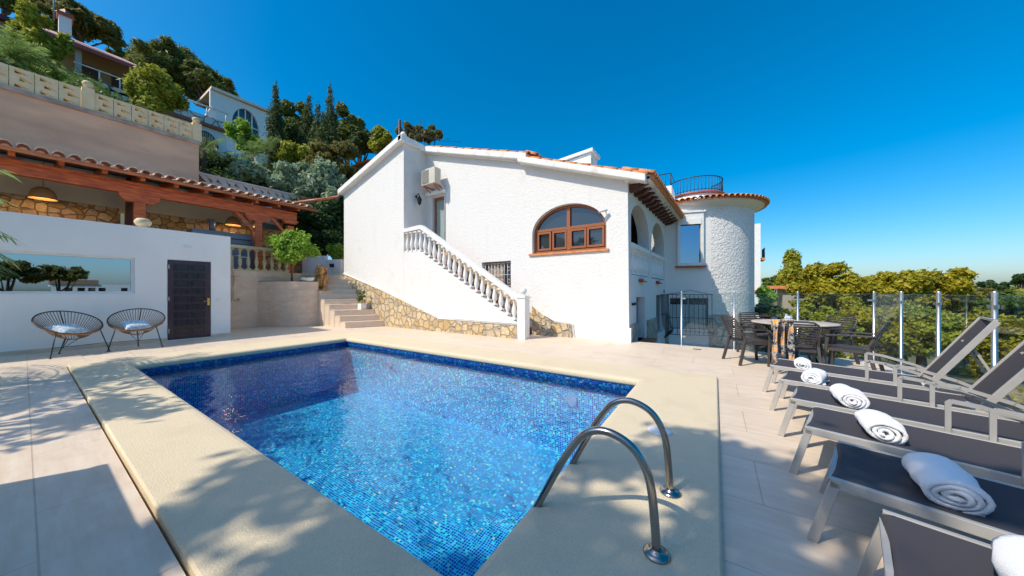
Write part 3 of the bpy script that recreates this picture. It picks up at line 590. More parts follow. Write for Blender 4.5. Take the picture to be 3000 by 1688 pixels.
# tower windows
b = MB(); b.panel(rect(.42, 1.32, 2.3, 4.35), [rect(.52, 1.22, 2.42, 3.95)], lambda s_, z, d: FW(s_, z, d - .1), .22); b.panel(rect(.38, 1.38, 4.35, 4.43), [], lambda s_, z, d: FW(s_, z, d - .14), .26); tw1 = b.build('tower_window', white_paint, house)
b = MB(); b.panel(rect(.5, 1.24, 2.4, 3.97), [], lambda s_, z, d: FW(s_, z, d + .02), .01); b.build('pane', mat('blue_mirror_glass', (.2, .3, .42), .01, metal=1.), tw1)
b = MB(); b.panel(rect(.5, 1.24, 3.9, 4.12), [], lambda s_, z, d: FW(s_, z, d - .12), .06); b.build('shutter_box', white_trim, tw1)
b = MB(); b.panel(rect(.36, 1.4, 2.24, 2.3), [], lambda s_, z, d: FW(s_, z, d - .16), .3); b.build('tower_sill', red_tile, house)
b = MB(); b.panel(rect(.14, 1.52, -.18, 1.08), [rect(.2, .82, -.12, 1.02), rect(.86, 1.46, -.12, 1.02)], lambda s_, z, d: FW(s_, z, d + .12), .05); lw = b.build('lower_window', grey_door, house)
b = MB(); b.panel(rect(.16, 1.5, -.16, 1.06), [], lambda s_, z, d: FW(s_, z, d + .15), .01); b.build('pane', glass_dark, lw)
b = MB(); b.panel(rect(.2, 1.44, -.12, .8), [], lambda s_, z, d: FW(s_, z, d + .135), .01); b.build('curtain', curtain_m, lw)
b = MB()
for i in range(11):
    s_ = .08 + i * .15; b.tube([FW(s_, 1.2, -.14), FW(s_, .3, -.16), FW(s_, -.05, -.24), FW(s_, -.2, -.32), FW(s_, -.35, -.2)], .009, 5)
for z, dq in ((1.2, -.14), (.3, -.16), (-.35, -.2)): b.tube([FW(.02, z, dq), FW(1.62, z, dq)], .011, 5)
b.tube([FW(.1, 1.22, -.14), FW(.5, 1.27, -.14), FW(.84, 1.36, -.14), FW(1.2, 1.27, -.14), FW(1.55, 1.22, -.14)], .008, 5)
b.build('window_grille', iron_m, lw)
# copper ledges under the arches
for y in (9.6, 12.0):
    b = MB(); b.panel(rect(y, y + .5, 1.58, 1.62), [], lambda y_, z, d: WR(y_, z, d - .12), .12); b.panel(rect(y, y + .24, 1.6, 1.68), [], lambda y_, z, d: WR(y_, z, d - .1), .1); b.build('spout', red_tile, house)
for y in (8.85, 9.08):
    b = MB(); b.panel(rect(y, y + .09, .93, 1.0), [], lambda y_, z, d: WR(y_, z, d - .04), .04); b.build('wall_socket', black_m, house)
# cracks/small lamp socket
# ---------------------------------------------------------------- outdoor staircase
st = thing('outdoor_staircase', 'white masonry outdoor staircase with a baluster handrail against the villa front', 'staircase', (-6.5, 7.5, 0))
b = MB(); b.panel([(-9.385, 0), (-4.58, 0), (-4.58, .42), (-8.55, 2.7), (-9.385, 2.7)], [], lambda x, z, d: (x, YS + .002 + d, z), .2); b.build('stair_wall', stucco, st)
for i in range(13):
    x1 = -4.75 - i * .3; b = MB(); b.box(x1 - .3 if i < 12 else -9.38, x1, YS + .2, YH - .002, 0, (i + 1) * .207); b.build('stair_step', red_tile, st)
b = MB(); b.panel([(-8.5, 2.6), (-4.7, .38), (-4.7, .62), (-8.5, 2.95)], [], lambda x, z, d: (x, YH - .03 + d, z), .028); b.build('stone_skirting', stone_m, st)
b = MB(); rp = [(-9.39, 3.50), (-8.52, 3.54), (-4.62, 1.13)]
b.panel([(-9.385, 3.42), (-8.53, 3.45), (-4.56, 1.02), (-4.56, 1.18), (-8.5, 3.6), (-9.385, 3.56)], [], lambda x, z, d: (x, YS - .02 + d, z), .2)
b.build('handrail', white_paint, st, bevel=.015)
for i in range(21):
    x = -9.28 + i * .2265
    zb = 2.7 if x < -8.55 else .42 + (-4.58 - x) * .5743
    ztp = 3.43 if x < -8.53 else 1.02 + (-4.56 - x) * .612
    b = MB(); baluster(b, (x, YS + .085, zb), ztp - zb, 1.32); b.build('baluster', white_paint, st)
b = MB(); b.box(-4.575, -4.33, YS - .04, YS + .22, 0, 1.13); b.box(-4.6, -4.305, YS - .065, YS + .245, 1.13, 1.17)
b.panel([(-4.54, .5), (-4.37, .5), (-4.37, .86), (-4.42, .86), (-4.455, .9), (-4.49, .86), (-4.54, .86)], [], lambda x, z, d: (x, YS - .045 + d, z), .006)
np_ = b.build('newel_post', white_paint, st, bevel=.01)
b = MB(); b.lathe([(.13, 1.17), (.09, 1.2), (.04, 1.23)], (-4.45, YS + .09, 0), 12); b.ball((-4.45, YS + .09, 1.32), .095); b.build('ball_finial', white_paint, np_)
# ---------------------------------------------------------------- things on the villa
ac = thing('air_conditioner', 'beige outdoor air conditioner unit bracketed high on the villa wall above the landing door', 'air conditioner', (-8.75, 8.2, 5.2))
b = MB(); b.box(-9.1, -8.4, 7.95, 8.25, 5.2, 5.78); b.build('casing', ac_m, ac, bevel=.015)
b = MB(); b.box(-9.06, -8.72, 7.935, 7.948, 5.25, 5.73)
for i in range(12): b.box(-9.05, -8.73, 7.925, 7.937, 5.27 + i * .038, 5.285 + i * .038)
b.build('fan_grille', grille_m, ac)
for x in (-9.0, -8.5):
    b = MB(); b.bar((x, 7.95, 5.17), (x, 8.46, 5.17), .04, .04); b.bar((x, 8.0, 5.16), (x, 8.46, 4.95), .03, .03); b.build('bracket', copper, ac)
b = MB(); b.tube([(-8.42, 8.2, 5.3), (-8.38, 8.35, 5.1), (-8.4, 8.44, 5.0), (-8.4, 8.45, 3.0)], .018, 6); b.build('pipe', white_paint, ac)
wlmp = thing('wall_lantern', 'small black wrought lantern on the shaded side wall beside the landing door', 'wall lamp', (-9.39, 8.05, 4.7))
b = MB(); b.tube([(-9.38, 7.95, 4.85), (-9.25, 7.95, 4.95), (-9.2, 7.95, 4.85)], .015, 6); b.ball((-9.37, 7.95, 4.85), .05, 8, 6); b.lathe([(.02, .26), (.09, .16), (.095, .15)], (-9.2, 7.95, 4.58), 6, False); b.lathe([(.02, -.04), (.05, 0), (.06, .01)], (-9.2, 7.95, 4.55), 6, False)
for k in range(6): t = k * math.pi / 3; b.tube([(-9.2 + .05 * math.cos(t), 7.95 + .05 * math.sin(t), 4.56), (-9.2 + .085 * math.cos(t), 7.95 + .085 * math.sin(t), 4.74)], .007, 5)
b.build('frame', black_m, wlmp); b = MB(); b.lathe([(.045, 0), (.075, .16)], (-9.2, 7.95, 4.57), 6, False); b.build('lantern_glass', glass_dark, wlmp)
sc_ = thing('security_camera', 'small white security camera mounted at the upper right of the arched window', 'camera', (-2.5, 8.4, 3.45))
b = MB(); b.tube([(-2.44, 8.46, 3.38), (-2.44, 8.36, 3.42)], .015, 6); b.build('mount', white_paint, sc_); b = MB(); b.tube([(-2.4, 8.38, 3.46), (-2.6, 8.28, 3.44)], [.035, .04], 10); b.build('body', white_paint, sc_)
b = MB(); b.lathe([(.035, 0), (.035, .6), (.015, .62), (.015, 1.1)], (-9.2, 9.6, 6.6), 6)
up = thing('utility_pole', 'dark utility pole with sagging black cables rising behind the villa ridge', 'pole', at(1171, 440, 17))
b = MB(); b.tube([at(1171, 470, 17), at(1171, 352, 17)], .07, 8); b.build('pole', wood_dark, up)
b = MB()
for i in range(3):
    P0, P1 = at(1173, 358 + i * 7, 17), at(1290 + 30 * i, 400 + i * 8, 15 + i)
    b.tube([P0.lerp(P1, k / 8) + Vector((0, 0, -.25 * math.sin(math.pi * k / 8))) for k in range(9)], .012, 4)
b.tube([at(1173, 355, 17), at(1090, 440, 19)], .008, 4); b.build('cable', black_m, up)
an = MB(); P0 = at(1231, 415, 15); an.tube([P0, at(1231, 345, 15)], .015, 5); an.tube([at(1222, 376, 15), at(1240, 372, 15)], .01, 5); an.tube([at(1224, 386, 15), at(1238, 384, 15)], .01, 5)
an.build('roof_antenna', black_m, None, 'thin metal aerial standing on the villa roof right of the utility pole', cat='antenna')
ol = MB(); ol.tube([at(865, 594, 13.0), at(940, 584, 13.3), at(990, 577, 13.6), at(1000, 565, 13.62), at(998, 552, 13.62)], .055, 8)
ol.build('drain_pipe', copper, None, 'copper coloured pipe running from the pergola gutter to the villa eave', cat='pipe')

# ================================================================ POOL HOUSE (white wall on the left)
XL = -12.08
ph = thing('pool_house', 'low plain white flat-topped building left of the pool with a long mirrored window', 'building', (XL, 0, 0))
def LW(y, z, d): return (XL - d, y, z)
lwin = rect(-3.4, 1.5, 1.26, 2.14); ldoor = rect(2.05, 2.9, .02, 2.15)
b = MB(); b.panel([(-7, 0), (3.33, 0), (3.33, 2.93), (-7, 2.93)], [lwin, ldoor], LW, .25)
b.box(-14.3, XL - .25, 3.08, 3.33, 0, 2.93); b.box(-14.3, XL - .25, -7, 3.08, 2.7, 2.85); b.build('wall', plaster, ph)
b = MB(); b.panel(rect(-3.4, 1.5, 1.26, 2.14), [], lambda y, z, d: LW(y, z, d + .09), .01); pw = b.build('window', glass_mirror, ph)
b = MB(); b.panel(rect(-3.42, 1.53, 1.24, 2.16), [rect(-3.35, 1.44, 1.31, 2.09)], lambda y, z, d: LW(y, z, d + .05), .06); b.build('frame', white_paint, pw)
b = MB(); b.panel(rect(-7, 2.04, 0.0, .09), [], lambda y, z, d: LW(y, z, d - .012), .012); b.panel(rect(2.91, 3.33, 0.0, .09), [], lambda y, z, d: LW(y, z, d - .012), .012); b.build('skirting', wall_tile, ph)
b = MB(); b.panel(rect(2.06, 2.89, .03, 2.14), [], lambda y, z, d: LW(y, z, d + .0), .05); dd_ = b.build('panelled_door', door_m, ph)
rows = 9; z0 = .14; rh = 1.92 / rows
for r_ in range(rows):
    k = 2 if r_ % 2 == 0 else 3; w_ = .64 / k
    bb = MB()
    for c_ in range(k):
        ya = 2.155 + c_ * w_ + .02; yb = ya + w_ - .04; za = z0 + r_ * rh + .025; zb = za + rh - .05
        for e0, e1 in ((0, .03), (.034, .04)):
            bb.panel(rect(ya + e0, yb - e0, za + e0, zb - e0), [rect(ya + e0 + .02, yb - e0 - .02, za + e0 + .02, zb - e0 - .02)] if e0 == 0 else [], lambda y, z, d: LW(y, z, d - e1), e1)
    bb.build('door_panel', door_p, dd_)
b = MB(); b.panel(rect(2.82, 2.87, .92, 1.12), [], lambda y, z, d: LW(y, z, d - .02), .02); b.tube([(XL + .02, 2.845, 1.04), (XL + .06, 2.845, 1.04), (XL + .06, 2.73, 1.04)], .011, 6); b.build('handle', brass, dd_)
for z in (.2, 1.05, 1.9):
    b = MB(); b.tube([(XL + .015, 2.075, z), (XL + .015, 2.075, z + .12)], .012, 6); b.build('hinge', steel, dd_)
b = MB(); b.box(XL, XL + .03, 2.36, 2.5, 2.5, 2.55); b.build('wall_light', white_paint, ph)
b = MB(); b.box(XL, XL + .012, 3.02, 3.1, 1.03, 1.12); b.build('light_switch', white_paint, ph)
fb = MB(); fb.lathe([(.13, 0), (.13, .03), (.08, .05), (.07, .08), (.12, .1), (.155, .17), (.15, .22), (.1, .28), (.0, .3)], (XL - .3, 1.67, 2.9), 16)
fb.build('stone_ball_finial', sandstone, None, 'cream stone ball finial standing on top of the white pool house wall', cat='finial')
# ---------------------------------------------------------------- terrace behind, tiled wall, planter, garden stairs
tr_ = thing('raised_terrace', 'raised terrace faced with beige wall tiles behind the shower', 'terrace', (-15, 5, 0))
b = MB(); b.box(-17.4, -14.3, -7, 8.6, 0, 2.05); b.build('tiled_wall', wall_tile, tr_)
bs = thing('terrace_balustrade', 'cream stone balustrade along the raised terrace edge above the shower', 'balustrade', (-14.35, 4.5, 2.05))
b = MB(); b.box(-14.52, -14.3, 3.35, 5.75, 2.05, 2.11); b.build('base_rail', sandstone, bs, bevel=.01)
b = MB(); b.box(-14.54, -14.28, 3.3, 5.78, 2.86, 2.97); b.build('top_rail', sandstone, bs, bevel=.015)
for i in range(10):
    b = MB(); baluster(b, (-14.41, 3.5 + i * .245, 2.11), .75, 1.15); b.build('baluster', sandstone, bs)
b = MB(); pp = [(-14.3, 4.72), (-14.0, 4.9), (-13.5, 5.1), (-13.15, 5.4), (-12.96, 5.8), (-12.93, 6.2), (-14.3, 6.2)]
import itertools
def smooth(pts, it=2):
    for _ in range(it):
        o = [pts[0]]
        for a, c in zip(pts, pts[1:]): o += [(a[0] * .75 + c[0] * .25, a[1] * .75 + c[1] * .25), (a[0] * .25 + c[0] * .75, a[1] * .25 + c[1] * .75)]
        pts = o + [pts[-1]]
    return pts
pc = smooth(pp[:6], 3) + [(-14.3, 6.2)]
pl = thing('curved_planter', 'curved beige tiled planter wall between the shower and the garden steps', 'planter', (-13.6, 5.6, 0))
b = MB(); b.panel(pc, [], lambda x, y, d: (x, y, d), 1.68); b.build('planter_wall', wall_tile, pl)
b = MB(); b.panel([(x * .985 - .2, y * .98 + .12) for x, y in pc[:-1]] + [(-14.28, 6.12)], [], lambda x, y, d: (x, y, 1.68 + d), .02); b.build('soil', soil, pl)
gs = thing('garden_steps', 'beige tiled garden steps rising beside the villa towards the terrace', 'stairs', (-12, 6.8, 0))
for i in range(10):
    xl_, xr_ = -11.04 - i * .36, -10.47 - i * .305; z_ = .2 * (i + 1); xb = xl_ - .38; xc = xr_ - .33; ye = YS - .04
    b = MB(); b.panel([(xl_, 6.2), (xr_, ye), (xc, ye), (xb, 6.2)], [], lambda x, y, d: (x, y, z_ - d), z_); b.panel([(xl_ + .02, 6.19), (xr_ + .02, ye), (xc, ye), (xb, 6.19)], [], lambda x, y, d: (x, y, z_ + .018 - d), .017); b.build('step', step_m, gs)
b = MB(); b.box(-13.75, -12.84, 6.195, 6.68, 0, 1.33); b.build('pedestal', step_m, gs)
# low white garden walls behind the steps
gw = thing('low_wall', 'low white stepped garden wall with a small niche at the top of the garden steps', 'wall', (-16, 9.5, 2))
b = MB(); P0, P1 = at(885, 800, 14.4), at(952, 800, 14.2); P2 = at(998, 800, 13.9)
def seg(mb, a, c, z0, z1, th=.18):
    d = (c - a); d.z = 0; d.normalize(); nn = Vector((-d.y, d.x, 0)) * th
    mb.add([(a.x, a.y, z0), (c.x, c.y, z0), (c.x + nn.x, c.y + nn.y, z0), (a.x + nn.x, a.y + nn.y, z0), (a.x, a.y, z1), (c.x, c.y, z1), (c.x + nn.x, c.y + nn.y, z1), (a.x + nn.x, a.y + nn.y, z1)], [(0, 3, 2, 1), (4, 5, 6, 7), (0, 1, 5, 4), (1, 2, 6, 5), (2, 3, 7, 6), (3, 0, 4, 7)])
seg(b, P0, P1, 1.9, at(0, 750, 14.3).z); seg(b, P1, P2, 1.9, at(0, 760, 14.).z); b.build('wall', plaster, gw, bevel=.01)
b = MB(); q = at(971, 783, 13.98); b.box(q.x - .06, q.x + .06, q.y - .06, q.y + .1, q.z, q.z + .15); b.build('niche', black_m, gw)

# lion statue
ln = thing('lion_statue', 'golden brown seated lion statue on the pedestal beside the garden steps', 'statue', (-13.22, 6.45, 1.33))
c0 = Vector((-13.22, 6.45, 1.33)); b = MB(); b.M = Matrix.Translation(c0) @ Matrix.Rotation(R(-32), 4, 'Z') @ Matrix.Diagonal((1.2, 1.15, 1.26, 1))
for (dx, dy, dz), r_ in [((-.2, 0, .18), (.24, .17, .17)), ((-.02, 0, .3), (.14, .15, .22)), ((.02, 0, .62), (.12, .11, .13)), ((.12, 0, .58), (.08, .06, .055)), ((.12, 0, .52), (.06, .045, .03)), ((.03, 0, .74), (.08, .09, .05)),
                          ((.2, -.1, .05), (.13, .05, .05)), ((.2, .1, .05), (.13, .05, .05)), ((.1, -.1, .2), (.055, .05, .2)), ((.1, .1, .2), (.055, .05, .2)), ((-.26, -.17, .12), (.15, .08, .12)), ((-.26, .17, .12), (.15, .08, .12)), ((.05, -.09, .73), (.03, .03, .035)), ((.05, .09, .73), (.03, .03, .035)), ((-.1, -.24, .1), (.2, .04, .04))]:
    b.ball(Vector((dx, dy, dz)), r_, 14, 10)
random.seed(3)
for i in range(120):
    t = random.uniform(0, 6.28); z = random.uniform(.26, .8); rr = .19 * math.sqrt(max(.15, 1 - ((z - .52) / .3) ** 2 * .8))
    if math.cos(t) > .72 and z > .46: continue
    b.ball(Vector((rr * math.cos(t) - .03, rr * math.sin(t), z)), (.022, .022, .05), 6, 5)
b.box(-.45, .33, -.25, .22, 0, .035); b.M = None
lb = b.build('body', lion_m, ln); rm = lb.modifiers.new('remesh', 'REMESH'); rm.mode = 'VOXEL'; rm.voxel_size = .011; rm.use_smooth_shade = True

# shower
sh = thing('outdoor_shower', 'chrome outdoor rain shower with hand spray on the beige tiled wall', 'shower', (-14.25, 4.05, 0))
xs_ = -14.25
b = MB(); b.tube([(xs_, 4.0, 1.0), (xs_, 4.0, 2.5), (xs_ + .05, 4.0, 2.56), (xs_ + .35, 4.12, 2.56)], .014, 8); b.build('riser_pipe', steel, sh)
b = MB(); b.lathe([(.0, .03), (.13, .015), (.13, 0), (0, 0)], (xs_ + .4, 4.16, 2.5), 18); b.build('shower_head', steel, sh)
b = MB(); b.tube([(xs_ + .04, 4.0, 1.8), (xs_ + .12, 4.08, 1.88)], .02, 8); b.lathe([(0, .02), (.05, .01), (.05, 0)], (xs_ + .15, 4.12, 1.88), 12); b.build('hand_spray', steel, sh)
b = MB(); b.tube([(xs_ + .05, 4.02, 1.75), (xs_ + .05, 3.97, 1.3), (xs_ + .06, 3.99, .75), (xs_ + .07, 4.12, .58), (xs_ + .07, 4.25, .75), (xs_ + .05, 4.15, 1.02)], .009, 6); b.build('hose', steel, sh)
b = MB(); b.tube([(xs_, 3.96, 1.02), (xs_, 4.16, 1.02)], .025, 8); b.ball((xs_ + .03, 4.18, 1.04), .03, 8, 6); b.build('mixer_tap', steel, sh)

# ---------------------------------------------------------------- pergola
pg = thing('wooden_pergola', 'red brown timber pergola with a tiled roof above the pool house', 'pergola', (-16, 3, 2.05))
b = MB(); b.box(-15.42, -15.17, -5.4, 6.4, 4.34, 4.62); b.build('front_beam', wood_red, pg, bevel=.012)
b = MB(); b.box(-15.4, -15.19, -5.4, 6.42, 4.625, 4.71); b.build('wall_plate', wood_red, pg)
for y in (1.99, 5.05, 6.18):
    b = MB(); b.box(-15.42, -15.18, y - .12, y + .12, 2.05, 4.1); b.build('post', wood_red, pg, bevel=.01)
    b = MB(); b.panel([(y - .42, 4.34), (y - .42, 4.24), (y - .28, 4.1), (y + .28, 4.1), (y + .42, 4.24), (y + .42, 4.34)] if y < 6 else [(y - .3, 4.34), (y - .2, 4.2), (y + .2, 4.2), (y + .3, 4.34)], [], lambda y_, z, d: (-15.19 - d, y_, z), .2); b.build('bracket', wood_red, pg)
for y, s_ in ((5.05, -1), (6.18, -1)):
    b = MB(); b.bar((-15.3, y + s_ * .1, 3.7), (-15.3, y + s_ * .68, 4.34), .1, .1); b.build('brace', wood_red, pg)
b = MB(); b.box(-16.6, -16.4, 1.85, 2.08, 2.05, 5.1); b.build('post', wood_dark, pg)
for i in range(17):
    y = -5.2 + i * .72; b = MB(); b.bar((-14.8, y, 4.78), (-17.3, y, 5.2), .1, .13); b.build('rafter', wood_red, pg)
b = MB(); b.add([(-14.7, -5.4, 4.85), (-14.7, 6.9, 4.85), (-17.4, 6.9, 5.31), (-17.4, -5.4, 5.31), (-14.7, -5.4, 4.88), (-14.7, 6.9, 4.88), (-17.4, 6.9, 5.34), (-17.4, -5.4, 5.34)], [(0, 1, 2, 3), (7, 6, 5, 4), (0, 4, 5, 1), (1, 5, 6, 2), (2, 6, 7, 3), (3, 7, 4, 0)]); b.build('roof_boards', wood_dark, pg)
b = MB(); sdp = Vector((1, 0, -.17)).normalized(); y = -5.35
while y < 6.85:
    for k in range(3): barrel(b, Vector((-15.0 - k * .42, y, 4.99 + k * .42 * .17)), sdp, .46, .09, .11, n=6)
    b.add([(-14.57, y, 4.875), (-14.57, y + .255, 4.875), (-17.4, y + .255, 5.36), (-17.4, y, 5.36)], [(0, 1, 2, 3)]); y += .255
b.build('roof_tiles', mat('pale_roof_tile', (.62, .4, .3), .8, col2=(.75, .58, .48), ns=6), pg)
b = MB(); b.tube([(-14.57, -5.4, 4.82), (-14.57, 6.95, 4.82)], .058, 8); b.build('gutter', copper, pg)
bw_ = thing('stone_back_wall', 'brown rubble stone wall with a cream upper band at the back of the pergola', 'wall', (-17, 1, 2.05))
b = MB(); b.box(-17.2, -16.95, -6, 7.6, 2.05, 4.12); b.build('stone_face', stone_dark, bw_)
b = MB(); b.box(-17.2, -16.98, -6, 5.4, 4.12, 5.2); b.build('cream_band', mat('cream_plaster', (.66, .58, .42), .8), bw_)
def pendant(y, lab):
    t = thing('pendant_lamp', lab, 'lamp', (-16.2, y, 3.96), 'wicker dome lamps hanging in the pergola')
    b = MB(); b.lathe([(.04, .34), (.1, .33), (.19, .24), (.235, .1), (.25, 0), (.24, 0), (.225, .1), (.18, .23), (.09, .31)], (-16.2, y, 3.96), 20); b.build('lamp_shade', lamp_shade, t)
    b = MB(); b.ball((-16.2, y, 4.06), .05, 10, 8); b.build('bulb', bulb_m, t)
    b = MB(); b.tube([(-16.2, y, 4.3), (-16.2, y, 5.1)], .006, 5); b.build('cord', black_m, t)
    l = bpy.data.lights.new('bulb_light', 'POINT'); l.energy = 6; l.color = (1, .7, .4); l.shadow_soft_size = .05; lo = bpy.data.objects.new('bulb_light', l); C.objects.link(lo); lo.location = (0, 0, .0); lo.parent = t
pendant(.31, 'wicker dome pendant lamp hanging in the pergola at the far left'); pendant(4.55, 'wicker dome pendant lamp hanging in the pergola above the grey cabinets')
kc = thing('outdoor_kitchen_unit', 'grey metal outdoor kitchen cabinets with a flue pipe under the pergola', 'cabinet', (-15.6, 4.3, 2.05))
b = MB(); b.box(-16.4, -15.6, 3.25, 5.1, 2.05, 3.57); b.build('cabinet_body', grey_door, kc, bevel=.01)
for y0, y1 in ((3.28, 4.12), (4.17, 5.07)):
    b = MB(); b.panel(rect(y0, y1, 3.18, 3.48), [], lambda y, z, d: (-15.58 - d, y, z), .02); b.panel(rect(y0, y1, 2.1, 3.14), [], lambda y, z, d: (-15.58 - d, y, z), .02); k_ = b.build('cabinet_door', mat('blue_grey_door2', (.2, .24, .3), .3), kc)
    b = MB(); b.tube([(-15.56, y0 + .15, 3.33), (-15.52, y0 + .2, 3.33), (-15.52, y1 - .2, 3.33), (-15.56, y1 - .15, 3.33)], .012, 6); b.build('cabinet_handle', black_m, k_)
b = MB(); b.tube([(-16.1, 3.9, 3.57), (-16.1, 3.9, 4.0), (-16.5, 3.9, 4.05)], .09, 10); b.build('flue_pipe', grey_door, kc)
bx = MB(); bx.box(-15.17, -15.13, 1.6, 1.67, 3.3, 3.68); bx.build('thermometer', sandstone, None, 'narrow cream thermometer hanging on the front of the pergola beside the stone ball', cat='thermometer')

# ---------------------------------------------------------------- retaining wall and parapets
rw = thing('retaining_wall', 'tall weathered pink concrete retaining wall above the pergola roof', 'wall', (-17.6, 0, 4))
b = MB(); b.box(-18.0, -17.45, -9, 3.83, 2, 7.2); b.build('wall_face', concrete, rw)
b = MB(); b.box(-18.0, -17.4, -9, 3.88, 7.2, 7.34); b.build('wall_ledge', cement, rw)
bp = thing('breeze_block_parapet', 'cream pierced breeze block parapet on top of the pink retaining wall', 'parapet', (-17.6, 1, 7.34))
edges = [-3.1 + .5 * i for i in range(9)] + [1.22]
blks = [(-2.75 + i * .42, -2.75 + (i + 1) * .42) for i in range(9)] + [(1.3 + i * .395, 1.3 + (i + 1) * .395) for i in range(6)]
for y0, y1 in blks:
    hs = []
    for r_ in range(3):
        zc = 7.34 + .12 + r_ * .2; w_ = y1 - y0; off = .08 * (r_ % 2)
        hs.append([(y0 + w_ * .2 + off, zc - .055), (y0 + w_ * .76 + off, zc - .035), (y0 + w_ * .22 + off, zc + .065)])
    b = MB(); b.panel(rect(y0 + .006, y1 - .006, 7.34, 7.98), hs, lambda y, z, d: (-17.48 - d, y, z), .14); b.build('breeze_block', breeze, bp)
for y in (1.17, 3.78):
    b = MB(); b.box(-17.72, -17.44, y - .13, y + .13, 7.34, 8.06); pr_ = b.build('pillar', breeze, bp)
    b = MB(); b.lathe([(.08, 0), (.06, .04), (.11, .1), (.13, .17), (.09, .24), (0, .27)], (-17.58, y, 8.06), 12); b.build('stone_urn', sandstone, pr_)
lp = thing('lower_parapet', 'pale pierced block parapet wall below the hedge beyond the pergola', 'parapet', (-18.6, 6, 5))
hs = []
for i in range(8):
    y = 3.98 + i * .62; hs += [[(y, 6.14), (y + .2, 6.04), (y + .04, 6.26)], [(y + .5, 6.14), (y + .3, 6.26), (y + .46, 6.02)]]
b = MB(); b.panel(rect(3.85, 9, 3.5, 6.0), [], lambda y, z, d: (-18.4 - d, y, z), .2); b.build('wall_face', pale_block, lp)
b = MB(); b.panel(rect(3.85, 9, 6.0, 6.3), [[p for p in h] for h in hs], lambda y, z, d: (-18.42 - d, y, z), .14); b.build('pierced_blocks', pale_block, lp)
b = MB(); b.box(-18.7, -18.36, 3.85, 9, 6.3, 6.38); b.build('coping', pale_block, lp)
#PART2
# ================================================================ POOL FITTINGS
ld = thing('pool_ladder', 'curved stainless steel pool ladder handrails on the near right pool edge', 'pool ladder', (-.24, 1.93, .04))
for y in (1.65, 2.2):
    pts = [(-.235, y, .03), (-.245, y, .2), (-.26, y, .36), (-.29, y, .45), (-.34, y, .52), (-.41, y, .56), (-.5, y, .575), (-.59, y, .54), (-.66, y, .45), (-.74, y, .32), (-.86, y, .08), (-.98, y, -.15), (-1.05, y, -.3), (-1.06, y, -.8), (-1.05, y, -1.1)]
    P = [Vector(p) for p in pts]
    for _ in range(2):
        o = [P[0]]
        for a, c in zip(P, P[1:]): o += [a.lerp(c, .25), a.lerp(c, .75)]
        P = o + [P[-1]]
    b = MB(); b.tube(P, .0205, 14); hr = b.build('handrail', bronze, ld)
    b = MB(); b.lathe([(.062, 0), (.062, .006), (.05, .016), (.03, .02), (.03, .026), (.021, .028)], (-.235, y, .04), 24); b.build('flange', bronze, hr)
for z in (-.35, -.62, -.9):
    b = MB(); b.box(-1.1, -1.02, 1.66, 2.19, z, z + .03); b.build('tread', steel, ld)
b = MB(); b.lathe([(.1, 0), (.1, .006), (.09, .009), (0, .01)], (-.42, 3.12, .04), 28); b.build('skimmer_lid', skim, None, 'round white skimmer lid set in the pool coping behind the ladder', cat='lid')
b = MB(); b.panel([(-1.95 + .1 * math.cos(t * .5236), -.45 + .1 * math.sin(t * .5236)) for t in range(12)], [], lambda x, z, d: (x, PY1 + .03 - d, z), .03); b.build('pool_light', mat('pool_light_lens', (.3, .42, .75), .2), None, 'round blue underwater pool light near the right end of the far pool wall', cat='pool light', group='underwater pool lights')
b = MB(); b.panel([(-6.6 + .1 * math.cos(t * .5236), -.45 + .1 * math.sin(t * .5236)) for t in range(12)], [], lambda x, z, d: (x, PY1 + .03 - d, z), .03); b.build('pool_light', bpy.data.materials['pool_light_lens'], None, 'round blue underwater pool light near the far left pool corner', cat='pool light', group='underwater pool lights')
b = MB(); b.box(-.42, -.26, 8.2, 8.26, 0.001, .008); b.build('floor_drain', iron_m, None, 'small dark drain set in the paving in front of the glass fence', cat='drain')

# ================================================================ GLASS FENCE
fe = thing('glass_fence', 'clear glass panel fence with round steel posts round the right side of the terrace', 'fence', (2.5, 8.62, 0))
FP = [(-.68, 8.63), (.36, 8.63), (1.43, 8.63), (2.5, 8.63), (2.5, 7.6), (2.5, 6.6), (2.5, 5.6), (2.5, 4.6), (2.5, 3.6), (2.5, 2.6), (2.5, 1.6)]
for i, (x, y) in enumerate(FP):
    b = MB(); b.lathe([(.045, 0), (.045, .012), (.022, .016), (.022, 1.29), (.02, 1.305), (0, 1.31)], (x, y, 0), 14); ps = b.build('post', steel, fe)
    for j in (-1, 1):
        k = i + j
        if not 0 <= k < len(FP): continue
        d = (Vector((*FP[k], 0)) - Vector((x, y, 0))).normalized(); nn = Vector((-d.y, d.x, 0))
        for z in (.22, 1.14):
            c = Vector((x, y, z)); b = MB()
            for s_ in (-1, 1): b.M = None; b.bar(c + d * .02 + nn * (s_ * .011), c + d * .085 + nn * (s_ * .011), .01, .036)
            b.build('clamp', steel, ps)
for (xa, ya), (xb, yb) in zip(FP, FP[1:]):
    A_, B_ = Vector((xa, ya, 0)), Vector((xb, yb, 0)); d = (B_ - A_).normalized(); A_ = A_ + d * .04; B_ = B_ - d * .04; nn = Vector((-d.y, d.x, 0)) * .004
    b = MB(); b.add([A_ - nn + Vector((0, 0, .07)), B_ - nn + Vector((0, 0, .07)), B_ - nn + Vector((0, 0, 1.255)), A_ - nn + Vector((0, 0, 1.255))], [(0, 1, 2, 3)]); b.build('glass_panel', fence_glass, fe)
    b = MB(); b.bar(A_ + Vector((0, 0, 1.257)), B_ + Vector((0, 0, 1.257)), .009, .005); b.build('panel_edge', mat('glass_edge', (.1, .2, .16), .2) if 'glass_edge' not in bpy.data.materials else bpy.data.materials['glass_edge'], fe)

